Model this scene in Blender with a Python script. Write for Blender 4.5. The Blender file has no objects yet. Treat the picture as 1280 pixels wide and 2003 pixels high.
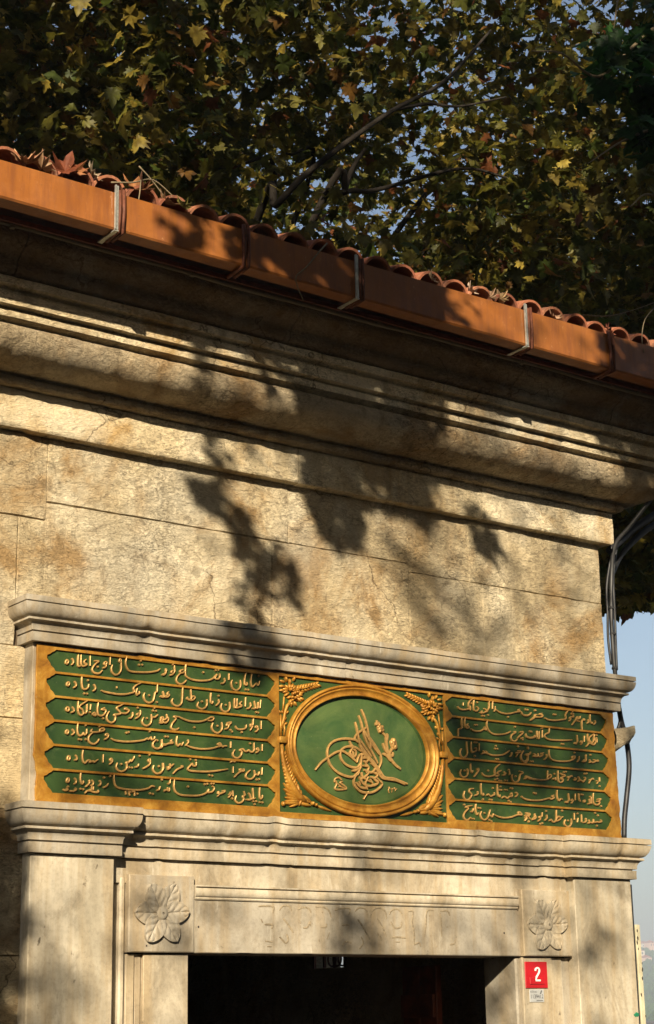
import bpy, math, random
import numpy as np
from mathutils import Vector

random.seed(7)
rng = np.random.default_rng(11)
C = bpy.context.scene.collection
R = math.radians

# ------------------------------------------------------------------ camera
F_PX, W_PX, H_PX = 3446.0, 1280.0, 2003.0
PITCH, YAW, ROLL = R(16.17), R(36.35), R(-1.01)
_cy, _sy, _cp, _sp = math.cos(YAW), math.sin(YAW), math.cos(PITCH), math.sin(PITCH)
FWD = np.array([_sy * _cp, _cy * _cp, _sp])
_rt = np.array([_cy, -_sy, 0.0]); _up = np.cross(_rt, FWD)
RT = math.cos(ROLL) * _rt + math.sin(ROLL) * _up
UP = -math.sin(ROLL) * _rt + math.cos(ROLL) * _up
CAM = np.array([-6.009, -8.0, 1.6])
cam_d = bpy.data.cameras.new('camera'); cam = bpy.data.objects.new('camera', cam_d); C.objects.link(cam)
cam_d.sensor_fit = 'VERTICAL'; cam_d.sensor_height = 36.0; cam_d.lens = 36.0 * F_PX / H_PX
cam_d.clip_start = 0.1; cam_d.clip_end = 12000
from mathutils import Matrix
cam.matrix_world = Matrix(((RT[0], UP[0], -FWD[0], CAM[0]), (RT[1], UP[1], -FWD[1], CAM[1]), (RT[2], UP[2], -FWD[2], CAM[2]), (0, 0, 0, 1)))
bpy.context.scene.camera = cam

# ------------------------------------------------------------------ world, sun, exposure
SUN_AZ, SUN_EL = R(40.0), R(24.0)          # to the left of the facade's normal
SUNV = Vector((-math.sin(SUN_AZ) * math.cos(SUN_EL), -math.cos(SUN_AZ) * math.cos(SUN_EL), math.sin(SUN_EL)))
world = bpy.data.worlds.new('World'); bpy.context.scene.world = world; world.use_nodes = True
wn = world.node_tree; bg = wn.nodes['Background']
sky = wn.nodes.new('ShaderNodeTexSky'); sky.sky_type = 'NISHITA'; sky.sun_disc = False
sky.sun_elevation = SUN_EL; sky.sun_rotation = math.atan2(SUNV.x, SUNV.y)
sky.air_density = 1.0; sky.dust_density = 2.0; sky.ozone_density = 1.0; sky.altitude = 20
wn.links.new(sky.outputs[0], bg.inputs[0]); bg.inputs[1].default_value = 0.053
sun_d = bpy.data.lights.new('sun', 'SUN'); sun_d.energy = 5.0; sun_d.angle = R(0.53); sun_d.color = (1.0, 0.86, 0.65)
sun = bpy.data.objects.new('sun', sun_d); C.objects.link(sun); sun.location = (-20, -24, 30)
sun.rotation_euler = SUNV.to_track_quat('Z', 'Y').to_euler()
vs = bpy.context.scene.view_settings
vs.view_transform = 'Standard'; vs.look = 'None'; vs.gamma = 1.0; vs.use_curve_mapping = False; vs.exposure = 1.3

# ------------------------------------------------------------------ helpers
def ray(x, y):
    return (x - 640) / F_PX * RT - (y - 1001.5) / F_PX * UP + FWD
def at(x, y, w=0.0):
    """pixel of the photograph -> point on the vertical plane Y = -w"""
    d = ray(x, y); t = (-w - CAM[1]) / d[1]; p = CAM + t * d
    return float(p[0]), float(p[2])
def atX(x, y, X):
    d = ray(x, y); t = (X - CAM[0]) / d[0]; p = CAM + t * d
    return float(p[1]), float(p[2])

_P = rng.random((64, 64, 64)).astype(np.float32)
def vnoise(x, y, z):
    x = np.asarray(x, float); y = np.asarray(y, float); z = np.asarray(z, float)
    xi, yi, zi = np.floor(x).astype(int), np.floor(y).astype(int), np.floor(z).astype(int)
    fx, fy, fz = x - xi, y - yi, z - zi
    fx = fx * fx * (3 - 2 * fx); fy = fy * fy * (3 - 2 * fy); fz = fz * fz * (3 - 2 * fz)
    def g(a, b, c): return _P[(xi + a) & 63, (yi + b) & 63, (zi + c) & 63]
    x00 = g(0, 0, 0) * (1 - fx) + g(1, 0, 0) * fx; x10 = g(0, 1, 0) * (1 - fx) + g(1, 1, 0) * fx
    x01 = g(0, 0, 1) * (1 - fx) + g(1, 0, 1) * fx; x11 = g(0, 1, 1) * (1 - fx) + g(1, 1, 1) * fx
    a = x00 * (1 - fy) + x10 * fy; b = x01 * (1 - fy) + x11 * fy
    return (a * (1 - fz) + b * fz) * 2 - 1
def fbm(x, y, z, s=1.0, o=4):
    t = 0; a = 1.0; n = 0
    for k in range(o):
        t = t + a * vnoise(np.asarray(x) * s + 13.1 * k, np.asarray(y) * s + 7.7 * k, np.asarray(z) * s + 3.3 * k); n += a
        s *= 2.03; a *= 0.55
    return t / n

WL = {}
def empty(name, loc, label=None, cat=None, group=None, kind=None, parent=None):
    o = bpy.data.objects.new(name, None); C.objects.link(o); o.empty_display_size = 0.2
    tag(o, label, cat, group, kind); WL[o.name] = Vector(loc)
    if parent is not None:
        o.parent = parent; o.location = Vector(loc) - WL[parent.name]
    else: o.location = loc
    return o
def tag(o, label=None, cat=None, group=None, kind=None):
    if label: o['label'] = label
    if cat: o['category'] = cat
    if group: o['group'] = group
    if kind: o['kind'] = kind
    return o
def obj(name, V, F, mat, parent=None, smooth=False, origin=None, label=None, cat=None, group=None, kind=None, sharp=None):
    V = np.asarray(V, float).reshape(-1, 3)
    c = Vector(origin) if origin is not None else Vector(((V[:, 0].min() + V[:, 0].max()) / 2, (V[:, 1].min() + V[:, 1].max()) / 2, V[:, 2].min()))
    me = bpy.data.meshes.new(name)
    me.from_pydata((V - np.array(c)).tolist(), [], F if isinstance(F, list) else F.tolist()); me.update()
    if isinstance(mat, (list, tuple)):
        for m in mat: me.materials.append(m)
    elif mat: me.materials.append(mat)
    if smooth: me.polygons.foreach_set('use_smooth', [True] * len(me.polygons))
    if sharp is not None:
        me.polygons.foreach_set('use_smooth', [True] * len(me.polygons))
        try: me.set_sharp_from_angle(angle=R(sharp))
        except Exception: pass
    o = bpy.data.objects.new(name, me); C.objects.link(o); WL[o.name] = c
    if parent is not None:
        o.parent = parent; o.location = c - WL[parent.name]
    else: o.location = c
    return tag(o, label, cat, group, kind)
class MB:
    """collects vertices and faces"""
    def __init__(s): s.V = []; s.F = []; s.n = 0
    def add(s, V, F):
        V = np.asarray(V, float).reshape(-1, 3); s.V.append(V)
        s.F += [tuple(int(i) + s.n for i in f) for f in F]; s.n += len(V); return s
    def box(s, x0, x1, y0, y1, z0, z1, b=0.0):
        if b <= 0:
            V = [(x0, y0, z0), (x1, y0, z0), (x1, y1, z0), (x0, y1, z0), (x0, y0, z1), (x1, y0, z1), (x1, y1, z1), (x0, y1, z1)]
            return s.add(V, [(0, 3, 2, 1), (4, 5, 6, 7), (0, 1, 5, 4), (1, 2, 6, 5), (2, 3, 7, 6), (3, 0, 4, 7)])
        lv = [(z0, b), (z0 + b, 0), (z1 - b, 0), (z1, b)]
        V = []; F = []
        for z, i in lv:
            V += [(x0 + b, y0 + i, z), (x1 - b, y0 + i, z), (x1 - i, y0 + b, z), (x1 - i, y1 - b, z), (x1 - b, y1 - i, z), (x0 + b, y1 - i, z), (x0 + i, y1 - b, z), (x0 + i, y0 + b, z)]
        for k in range(3):
            for j in range(8):
                a = k * 8 + j; c = k * 8 + (j + 1) % 8; F.append((a, c, c + 8, a + 8))
        F.append(tuple(range(7, -1, -1))); F.append(tuple(range(24, 32)))
        return s.add(V, F)
    def tube(s, pts, r, n=8, cap=True):
        pts = [Vector(p) for p in pts]; m = len(pts)
        rr = r if isinstance(r, (list, tuple, np.ndarray)) else [r] * m
        V = []; F = []; up = None
        for i, p in enumerate(pts):
            t = (pts[min(i + 1, m - 1)] - pts[max(i - 1, 0)]).normalized()
            if up is None:
                up = t.orthogonal().normalized()
            up = (up - t * up.dot(t)); up = up.normalized() if up.length > 1e-6 else t.orthogonal().normalized()
            sd = t.cross(up)
            for k in range(n):
                a = 2 * math.pi * k / n; V.append(p + (up * math.cos(a) + sd * math.sin(a)) * rr[i])
        for i in range(m - 1):
            for k in range(n):
                a = i * n + k; b = i * n + (k + 1) % n; F.append((a, b, b + n, a + n))
        if cap: F.append(tuple(range(n - 1, -1, -1))); F.append(tuple(range((m - 1) * n, m * n)))
        return s.add([tuple(v) for v in V], F)
    def build(s, name, mat, parent=None, **k):
        return obj(name, np.concatenate(s.V), s.F, mat, parent, **k)
def spline(P, k=6):
    P = [np.array(p, float) for p in P]
    if len(P) < 3: return P
    Q = [2 * P[0] - P[1]] + P + [2 * P[-1] - P[-2]]; out = []
    for i in range(1, len(Q) - 2):
        for j in range(k):
            t = j / k; a, b, c, d = Q[i - 1:i + 3]
            out.append(0.5 * (2 * b + (c - a) * t + (2 * a - 5 * b + 4 * c - d) * t * t + (3 * b - a - 3 * c + d) * t ** 3))
    out.append(P[-1]); return out

# ------------------------------------------------------------------ materials
class NT:
    def __init__(s, name, rough=0.8, spec=0.3):
        s.m = bpy.data.materials.new(name); s.m.use_nodes = True; s.t = s.m.node_tree; s.b = s.t.nodes['Principled BSDF']
        s.b.inputs['Roughness'].default_value = rough; s.b.inputs['Specular IOR Level'].default_value = spec
        s.geo = s.t.nodes.new('ShaderNodeNewGeometry'); s.pos = s.geo.outputs['Position']
    def n(s, t, **k):
        q = s.t.nodes.new(t)
        for a, v in k.items():
            if a in q.inputs: q.inputs[a].default_value = v
            else: setattr(q, a, v)
        return q
    def L(s, a, b): s.t.links.new(a, b)
    def mapv(s, sc, loc=(0, 0, 0), rot=(0, 0, 0)):
        q = s.n('ShaderNodeMapping'); q.inputs['Scale'].default_value = sc; q.inputs['Location'].default_value = loc; q.inputs['Rotation'].default_value = rot
        s.L(s.pos, q.inputs['Vector']); return q.outputs[0]
    def noise(s, scale, detail=5, rough=0.55, vec=None, dist=0.0):
        q = s.n('ShaderNodeTexNoise'); q.inputs['Scale'].default_value = scale; q.inputs['Detail'].default_value = detail
        q.inputs['Roughness'].default_value = rough; q.inputs['Distortion'].default_value = dist
        s.L(vec if vec is not None else s.pos, q.inputs['Vector']); return q.outputs[0]
    def voro(s, scale, vec=None, feat='F1'):
        q = s.n('ShaderNodeTexVoronoi'); q.feature = feat; q.inputs['Scale'].default_value = scale
        s.L(vec if vec is not None else s.pos, q.inputs['Vector']); return q.outputs['Distance']
    def ramp(s, fac, stops, interp='LINEAR'):
        q = s.n('ShaderNodeValToRGB'); e = q.color_ramp.elements; q.color_ramp.interpolation = interp
        while len(e) > 1: e.remove(e[-1])
        for i, (p, c) in enumerate(stops):
            c = (c, c, c) if not isinstance(c, (tuple, list)) else c
            el = e[0] if i == 0 else e.new(p)
            el.position = p; el.color = (*c, 1)
        s.L(fac, q.inputs[0]); return q.outputs[0]
    def mix(s, a, b, fac, mode='MIX'):
        q = s.n('ShaderNodeMix'); q.data_type = 'RGBA'; q.blend_type = mode; q.clamp_factor = True
        for v, i in ((a, 6), (b, 7)):
            if isinstance(v, (tuple, list)): q.inputs[i].default_value = (*v, 1)
            else: s.L(v, q.inputs[i])
        if isinstance(fac, (int, float)): q.inputs[0].default_value = fac
        else: s.L(fac, q.inputs[0])
        return q.outputs[2]
    def math(s, op, a, b=0.0):
        q = s.n('ShaderNodeMath'); q.operation = op
        for v, i in ((a, 0), (b, 1)):
            if isinstance(v, (int, float)): q.inputs[i].default_value = v
            else: s.L(v, q.inputs[i])
        return q.outputs[0]
    def bump(s, h, strength, dist, prev=None):
        q = s.n('ShaderNodeBump'); q.inputs['Strength'].default_value = strength; q.inputs['Distance'].default_value = dist
        s.L(h, q.inputs['Height'])
        if prev is not None: s.L(prev, q.inputs['Normal'])
        return q.outputs[0]
    def done(s, col, nrm=None, rough=None, metal=None):
        if isinstance(col, tuple): s.b.inputs['Base Color'].default_value = (*col, 1)
        else: s.L(col, s.b.inputs['Base Color'])
        if nrm is not None: s.L(nrm, s.b.inputs['Normal'])
        if rough is not None:
            if isinstance(rough, (int, float)): s.b.inputs['Roughness'].default_value = rough
            else: s.L(rough, s.b.inputs['Roughness'])
        if metal is not None: s.b.inputs['Metallic'].default_value = metal
        return s.m

def mat_stone(name, lo, mid, hi, stain, tooled=False, dark=0.0, rough_amt=1.0):
    s = NT(name, 0.9, 0.2)
    big = s.noise(1.1, 6, 0.6, dist=0.4)
    c = s.ramp(big, [(0.30, lo), (0.47, mid), (0.66, hi)])
    st = s.ramp(s.noise(2.3, 6, 0.65, s.mapv((1, 1, 0.8), (4.2, 1.1, 7.7)), 0.7), [(0.48, 0.0), (0.64, 0.85)])
    c = s.mix(c, stain, st)
    grey = s.ramp(s.noise(1.7, 5, 0.6, s.mapv((1, 1, 0.6), (9.1, 3, 2))), [(0.50, 0.0), (0.66, 0.55)])
    c = s.mix(c, (0.34, 0.315, 0.25), grey)
    # fine mottling of the hacked surface, smeared along a slant
    v = s.mapv((1.0, 1.0, 2.0), rot=(0, R(24), 0))
    fine = s.noise(26, 8, 0.72, v, 1.6)
    msk = s.ramp(s.noise(1.9, 4, 0.6, s.mapv((1, 1, 1), (11, 2, 5))), [(0.38, 0.25), (0.62, 1.0)])
    c = s.mix(c, s.ramp(fine, [(0.36, 0.34), (0.50, 0.95), (0.64, 1.40)]), msk, 'MULTIPLY')
    pits = s.noise(75, 3, 0.6)
    c = s.mix(c, (0.10, 0.06, 0.025), s.ramp(pits, [(0.64, 0.0), (0.74, 0.7)]))
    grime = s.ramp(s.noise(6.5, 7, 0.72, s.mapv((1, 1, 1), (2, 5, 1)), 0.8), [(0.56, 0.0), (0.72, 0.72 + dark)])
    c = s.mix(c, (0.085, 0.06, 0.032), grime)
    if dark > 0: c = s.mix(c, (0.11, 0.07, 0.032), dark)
    run = s.ramp(s.noise(5.5, 6, 0.62, s.mapv((1, 1, 0.16), (6, 1, 3)), 0.3), [(0.55, 0.0), (0.70, 0.55)])
    c = s.mix(c, (0.16, 0.115, 0.06), run)
    wv = s.n('ShaderNodeTexNoise'); wv.inputs['Scale'].default_value = 3.0; wv.inputs['Detail'].default_value = 5; s.L(s.pos, wv.inputs['Vector'])
    vm = s.n('ShaderNodeVectorMath'); vm.operation = 'MULTIPLY_ADD'; vm.inputs[1].default_value = (0.5, 0.5, 0.5); s.L(wv.outputs['Color'], vm.inputs[0]); s.L(s.pos, vm.inputs[2])
    ed = s.voro(1.15, vm.outputs[0], 'DISTANCE_TO_EDGE')
    gate = s.ramp(s.noise(1.3, 3, 0.5, s.mapv((1, 1, 1), (1, 8, 3))), [(0.52, 0.0), (0.56, 1.0)])
    crack = s.math('MULTIPLY', s.ramp(ed, [(0.0, 1.0), (0.006, 0.0)]), gate)
    c = s.mix(c, (0.05, 0.03, 0.015), s.math('MULTIPLY', crack, 0.8))
    b = s.bump(fine, 1.0 * rough_amt, 0.016)
    b = s.bump(s.noise(9, 6, 0.6, v, 0.6), 0.8 * rough_amt, 0.028, b)
    b = s.bump(pits, 0.5, 0.004, b)
    if tooled:
        q = s.n('ShaderNodeTexWave'); q.bands_direction = 'Z'; q.inputs['Scale'].default_value = 26; q.inputs['Distortion'].default_value = 5; q.inputs['Detail'].default_value = 3; q.inputs['Detail Scale'].default_value = 2.5
        s.L(s.pos, q.inputs['Vector']); b = s.bump(q.outputs[1], 0.35, 0.003, b)
    return s.done(c, b)
M = {}
M['wall'] = mat_stone('hacked_limestone', (0.33, 0.255, 0.145), (0.50, 0.41, 0.26), (0.66, 0.58, 0.42), (0.30, 0.185, 0.075))
M['wall_tooled'] = mat_stone('tooled_limestone', (0.40, 0.31, 0.18), (0.50, 0.40, 0.24), (0.58, 0.48, 0.32), (0.36, 0.24, 0.10), True, 0, 0.6)
M['frieze'] = mat_stone('frieze_limestone', (0.42, 0.33, 0.19), (0.56, 0.46, 0.29), (0.68, 0.60, 0.44), (0.38, 0.24, 0.09), rough_amt=0.8)
M['cornice'] = mat_stone('cornice_limestone', (0.36, 0.27, 0.15), (0.48, 0.38, 0.24), (0.58, 0.49, 0.34), (0.30, 0.18, 0.07), dark=0.03, rough_amt=1.5)
M['cyma'] = mat_stone('dark_brown_limestone', (0.12, 0.085, 0.05), (0.17, 0.12, 0.07), (0.23, 0.17, 0.105), (0.13, 0.075, 0.03), dark=0.1, rough_amt=0.7)  # darker brown mix than the other stones, on every cyma stone

def mat_marble(name, base, dim, grime_amt=0.7, bump=0.35):
    s = NT(name, 0.62, 0.35)
    c = s.ramp(s.noise(2.2, 6, 0.6, s.mapv((1, 1, 0.45), (3, 1, 1)), 0.6), [(0.33, dim), (0.60, base)])
    streak = s.ramp(s.noise(7, 6, 0.65, s.mapv((1.3, 1.3, 0.10), (1, 0, 0)), 0.25), [(0.44, 0.0), (0.64, 0.9)])
    c = s.mix(c, (0.30, 0.21, 0.10), s.math('MULTIPLY', streak, 0.7))
    g = s.ramp(s.noise(3.1, 7, 0.7, s.mapv((1, 1, 0.5), (7, 2, 4)), 0.6), [(0.50, 0.0), (0.72, grime_amt)])
    c = s.mix(c, (0.17, 0.135, 0.085), g)
    sp = s.ramp(s.noise(48, 5, 0.7), [(0.30, 0.72), (0.5, 1.0), (0.75, 1.14)])
    c = s.mix(c, sp, 0.7, 'MULTIPLY')
    c = s.mix(c, (0.07, 0.05, 0.03), s.ramp(s.noise(17, 4, 0.6, s.mapv((1, 1, 0.7), (0, 3, 9))), [(0.69, 0.0), (0.76, 0.8)]))
    c = s.mix(c, (0.62, 0.57, 0.47), s.ramp(s.noise(11, 5, 0.65, s.mapv((1.4, 1, 0.3), (5, 8, 2))), [(0.62, 0.0), (0.74, 0.6)]))
    b = s.bump(s.noise(35, 6, 0.6), bump, 0.003); b = s.bump(s.noise(7, 4, 0.5), bump, 0.012, b)
    return s.done(c, b)
M['marble'] = mat_marble('weathered_marble', (0.50, 0.44, 0.335), (0.31, 0.265, 0.19), 0.9)
M['marble_grey'] = mat_marble('grey_marble', (0.39, 0.35, 0.28), (0.24, 0.21, 0.16), 0.9)
M['marble_pil'] = mat_marble('streaked_marble', (0.52, 0.465, 0.36), (0.31, 0.27, 0.195), 0.95, 0.25)
def simple(name, col, rough=0.7, metal=0.0, var=0.25, sc=20, bump=0.2, spec=0.3, dirt=None):
    s = NT(name, rough, spec)
    c = s.mix(col, tuple(v * (1 - var) for v in col), s.ramp(s.noise(sc, 6, 0.65), [(0.35, 0.0), (0.65, 1.0)]))
    if dirt: c = s.mix(c, dirt, s.ramp(s.noise(sc * 0.35, 7, 0.7, s.mapv((1, 1, 0.5), (3, 3, 3))), [(0.55, 0.0), (0.72, 0.8)]))
    return s.done(c, s.bump(s.noise(sc * 2.5, 5, 0.6), bump, 0.003), rough, metal)
def mat_gold():
    s = NT('old_gilding', 0.42, 0.5)
    c = s.ramp(s.noise(9, 7, 0.7, dist=0.5), [(0.30, (0.20, 0.078, 0.008)), (0.50, (0.36, 0.165, 0.018)), (0.68, (0.52, 0.29, 0.05))])
    c = s.mix(c, (0.16, 0.07, 0.012), s.ramp(s.noise(30, 6, 0.7, dist=0.4), [(0.58, 0.0), (0.75, 0.7)]))
    c = s.mix(c, (0.50, 0.40, 0.22), s.ramp(s.noise(17, 6, 0.7, s.mapv((1, 1, 1), (4, 4, 4))), [(0.66, 0.0), (0.74, 0.6)]))
    return s.done(c, s.bump(s.noise(45, 6, 0.6), 0.45, 0.003), s.ramp(s.noise(14, 4, 0.6), [(0.3, 0.38), (0.7, 0.62)]), 0.35)
M['gold'] = mat_gold()
M['goldtext'] = simple('gilt_lettering', (0.50, 0.29, 0.095), 0.42, 0.3, 0.35, 60, 0.3)
def mat_green(name, a, b_):
    s = NT(name, 0.55, 0.35)
    c = s.ramp(s.noise(4.5, 7, 0.68, dist=0.6), [(0.33, a), (0.66, b_)])
    c = s.mix(c, (0.085, 0.11, 0.04), s.ramp(s.noise(14, 6, 0.7, s.mapv((1, 1, 1.6), (2, 2, 9), (0, R(35), 0)), 0.8), [(0.55, 0.0), (0.78, 0.55)]))
    c = s.mix(c, (0.20, 0.21, 0.10), s.ramp(s.noise(70, 4, 0.6), [(0.67, 0.0), (0.75, 0.6)]))
    return s.done(c, s.bump(s.noise(55, 5, 0.6), 0.3, 0.002), 0.55)
M['green'] = mat_green('green_paint', (0.010, 0.031, 0.009), (0.034, 0.068, 0.014))
M['green_dish'] = mat_green('faded_green_paint', (0.024, 0.062, 0.017), (0.070, 0.108, 0.030))
def mat_gutter():
    q = NT('orange_brown_painted_metal', 0.42, 0.4)
    c = q.ramp(q.noise(2.2, 5, 0.6), [(0.3, (0.20, 0.066, 0.013)), (0.7, (0.30, 0.108, 0.025))])
    c = q.mix(c, (0.19, 0.065, 0.02), q.ramp(q.noise(16, 6, 0.7, q.mapv((1, 1, 0.12))), [(0.46, 0.0), (0.62, 0.85)]))
    c = q.mix(c, (0.50, 0.30, 0.15), q.ramp(q.noise(60, 5, 0.7, q.mapv((1, 1, 0.5))), [(0.64, 0.0), (0.74, 0.7)]))
    c = q.mix(c, (0.10, 0.045, 0.02), q.ramp(q.noise(38, 4, 0.7, q.mapv((0.6, 1, 1.2), (4, 4, 4))), [(0.68, 0.0), (0.76, 0.7)]))
    b = q.bump(q.noise(3.5, 3, 0.5, q.mapv((1, 1, 2))), 0.6, 0.02); b = q.bump(q.noise(90, 4, 0.6), 0.15, 0.002, b)
    return q.done(c, b, q.ramp(q.noise(8, 4, 0.6), [(0.3, 0.32), (0.7, 0.6)]))
M['gutter'] = mat_gutter()
def mat_tile():
    q = NT('terracotta', 0.88, 0.2); oi = q.n('ShaderNodeObjectInfo')
    c = q.ramp(oi.outputs['Random'], [(0.0, (0.21, 0.075, 0.045)), (0.5, (0.32, 0.115, 0.06)), (1.0, (0.40, 0.17, 0.09))])
    c = q.mix(c, (0.11, 0.06, 0.04), q.ramp(q.noise(11, 6, 0.7), [(0.48, 0.0), (0.66, 0.8)]))
    c = q.mix(c, (0.30, 0.27, 0.19), q.ramp(q.noise(24, 6, 0.7, q.mapv((1, 1, 1), (5, 5, 5))), [(0.60, 0.0), (0.72, 0.7)]))
    return q.done(c, q.bump(q.noise(40, 6, 0.65), 0.7, 0.006))
M['tile'] = mat_tile()
M['zinc'] = simple('galvanised_steel', (0.55, 0.55, 0.50), 0.4, 0.6, 0.3, 40, 0.1)
M['rust'] = simple('rusty_brown_metal', (0.16, 0.055, 0.03), 0.6, 0.2, 0.5, 30, 0.5)
M['black'] = simple('black_rubber', (0.022, 0.022, 0.024), 0.5, 0, 0.3, 30, 0.1, 0.5)
M['greycable'] = simple('grey_plastic_conduit', (0.032, 0.032, 0.032), 0.5, 0, 0.4, 20, 0.1, 0.5)
M['conduit'] = simple('beige_conduit', (0.21, 0.17, 0.11), 0.55, 0, 0.3, 8, 0.1, 0.4)
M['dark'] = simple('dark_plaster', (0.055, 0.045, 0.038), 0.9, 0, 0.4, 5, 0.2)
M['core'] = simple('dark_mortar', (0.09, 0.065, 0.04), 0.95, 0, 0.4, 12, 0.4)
M['red'] = simple('red_enamel', (0.40, 0.006, 0.010), 0.35, 0, 0.08, 30, 0.03, 0.6)
M['white'] = simple('white_enamel', (0.78, 0.76, 0.70), 0.35, 0, 0.08, 30, 0.03, 0.5)
M['label'] = simple('aluminium_label', (0.52, 0.53, 0.52), 0.4, 0.2, 0.12, 30, 0.05, 0.5)
M['ink'] = simple('black_ink', (0.02, 0.02, 0.03), 0.6, 0, 0.1, 30, 0.0)
M['wood'] = simple('varnished_red_wood', (0.30, 0.070, 0.022), 0.45, 0, 0.6, 9, 0.4, 0.5, (0.06, 0.02, 0.01))
M['paint_post'] = simple('flaking_cream_paint', (0.55, 0.50, 0.34), 0.7, 0, 0.25, 12, 0.4, 0.3, (0.20, 0.15, 0.08))
M['chip'] = simple('bare_dark_patch', (0.05, 0.04, 0.035), 0.9, 0, 0.3, 30, 0.2)
M['greenpaint'] = simple('splashed_green_paint', (0.02, 0.20, 0.10), 0.5, 0, 0.3, 30, 0.1)
M['ghost'] = simple('old_letter_residue', (0.34, 0.275, 0.18), 0.9, 0, 0.5, 60, 0.4)
M['ground'] = simple('stone_paving_ground', (0.085, 0.07, 0.05), 0.9, 0, 0.4, 3, 0.4)
M['bark'] = simple('plane_bark', (0.030, 0.024, 0.018), 0.9, 0, 0.55, 7, 0.8, 0.2, (0.055, 0.047, 0.033))  # bark colour darkened to stand in for shade on the limb
M['twig'] = simple('dry_twig', (0.22, 0.17, 0.10), 0.85, 0, 0.4, 60, 0.3)
M['hill'] = simple('wooded_hillside', (0.045, 0.07, 0.045), 0.95, 0, 0.6, 0.01, 0.2, 0.1, (0.08, 0.085, 0.06))
M['house'] = simple('pale_render', (0.62, 0.56, 0.48), 0.9, 0, 0.15, 0.2, 0.1)
M['house2'] = simple('pink_render', (0.55, 0.38, 0.30), 0.9, 0, 0.15, 0.2, 0.1)
M['roof'] = simple('far_red_roof', (0.33, 0.13, 0.08), 0.9, 0, 0.3, 0.5, 0.1)
M['pane'] = simple('dark_window_glass', (0.05, 0.06, 0.07), 0.2, 0, 0.1, 1, 0.0, 0.5)
M['woods'] = simple('hillside_trees', (0.055, 0.10, 0.035), 0.95, 0, 0.5, 0.05, 0.1, 0.1)
def mat_leaf(name, trans=0.38, gloss=0.55):
    m = bpy.data.materials.new(name); m.use_nodes = True; t = m.node_tree; b = t.nodes['Principled BSDF']; out = t.nodes['Material Output']
    a = t.nodes.new('ShaderNodeAttribute'); a.attribute_name = 'leafcol'
    g = t.nodes.new('ShaderNodeNewGeometry'); nz = t.nodes.new('ShaderNodeTexNoise'); nz.inputs['Scale'].default_value = 22; nz.inputs['Detail'].default_value = 4
    t.links.new(g.outputs['Position'], nz.inputs['Vector'])
    rp = t.nodes.new('ShaderNodeValToRGB'); rp.color_ramp.elements[0].position = 0.35; rp.color_ramp.elements[0].color = (0.5, 0.45, 0.35, 1); rp.color_ramp.elements[1].position = 0.62; rp.color_ramp.elements[1].color = (1.1, 1.1, 1.0, 1)
    t.links.new(nz.outputs[0], rp.inputs[0])
    mx = t.nodes.new('ShaderNodeMix'); mx.data_type = 'RGBA'; mx.blend_type = 'MULTIPLY'; mx.inputs[0].default_value = 0.8
    t.links.new(a.outputs['Color'], mx.inputs[6]); t.links.new(rp.outputs[0], mx.inputs[7])
    b.inputs['Roughness'].default_value = gloss; b.inputs['Specular IOR Level'].default_value = 0.35
    t.links.new(mx.outputs[2], b.inputs['Base Color'])
    tr = t.nodes.new('ShaderNodeBsdfTranslucent'); ms = t.nodes.new('ShaderNodeMixShader'); ms.inputs[0].default_value = trans
    t.links.new(mx.outputs[2], tr.inputs['Color']); t.links.new(b.outputs[0], ms.inputs[1]); t.links.new(tr.outputs[0], ms.inputs[2]); t.links.new(ms.outputs[0], out.inputs[0])
    return m
M['leaf'] = mat_leaf('plane_leaf', 0.5); M['dryleaf'] = mat_leaf('dry_leaf', 0.2, 0.6)

# ------------------------------------------------------------------ ground
obj('ground', [(-4000, -4000, 0), (6000, -4000, 0), (6000, 6000, 0), (-4000, 6000, 0)], [(0, 1, 2, 3)], M['ground'], kind='structure', label='flat paved ground in front of the stone building')

# ------------------------------------------------------------------ stone building
BX0, BX1, BY1 = -5.2, 2.10, 5.2
bld = empty('stone_building', (0, 0, 0), 'old limestone gatehouse with deep moulded cornice, marble door surround and tiled eaves', 'building')
m = MB()
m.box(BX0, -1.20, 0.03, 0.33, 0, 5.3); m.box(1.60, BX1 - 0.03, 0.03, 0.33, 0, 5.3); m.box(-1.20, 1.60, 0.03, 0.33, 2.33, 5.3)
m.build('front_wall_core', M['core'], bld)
yw0, zw0 = atX(662, 1869, 2.07); yw1, _ = atX(722, 1869, 2.07); zb = atX(700, 1893, 2.07)[1]
ya, yb = min(yw0, yw1), max(yw0, yw1)
m = MB(); X0, X1 = BX1 - 0.25, BX1 - 0.01
m.box(X0, X1, 0.33, ya, 0, 5.3); m.box(X0, X1, yb, BY1, 0, 5.3); m.box(X0, X1, ya, yb, 0, zb); m.box(X0, X1, ya, yb, zb + 0.5, 5.3)
m.build('side_wall', M['cornice'], bld)
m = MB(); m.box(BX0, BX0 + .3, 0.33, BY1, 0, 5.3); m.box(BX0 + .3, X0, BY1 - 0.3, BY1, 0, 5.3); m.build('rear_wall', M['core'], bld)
m = MB(); m.box(BX0 + .3, X0, 0.33, BY1 - .3, 3.1, 3.2); m.box(BX0 + .3, X0, 0.33, BY1 - .3, 0.002, 0.02); m.build('dark_room', M['dark'], bld)
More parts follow.
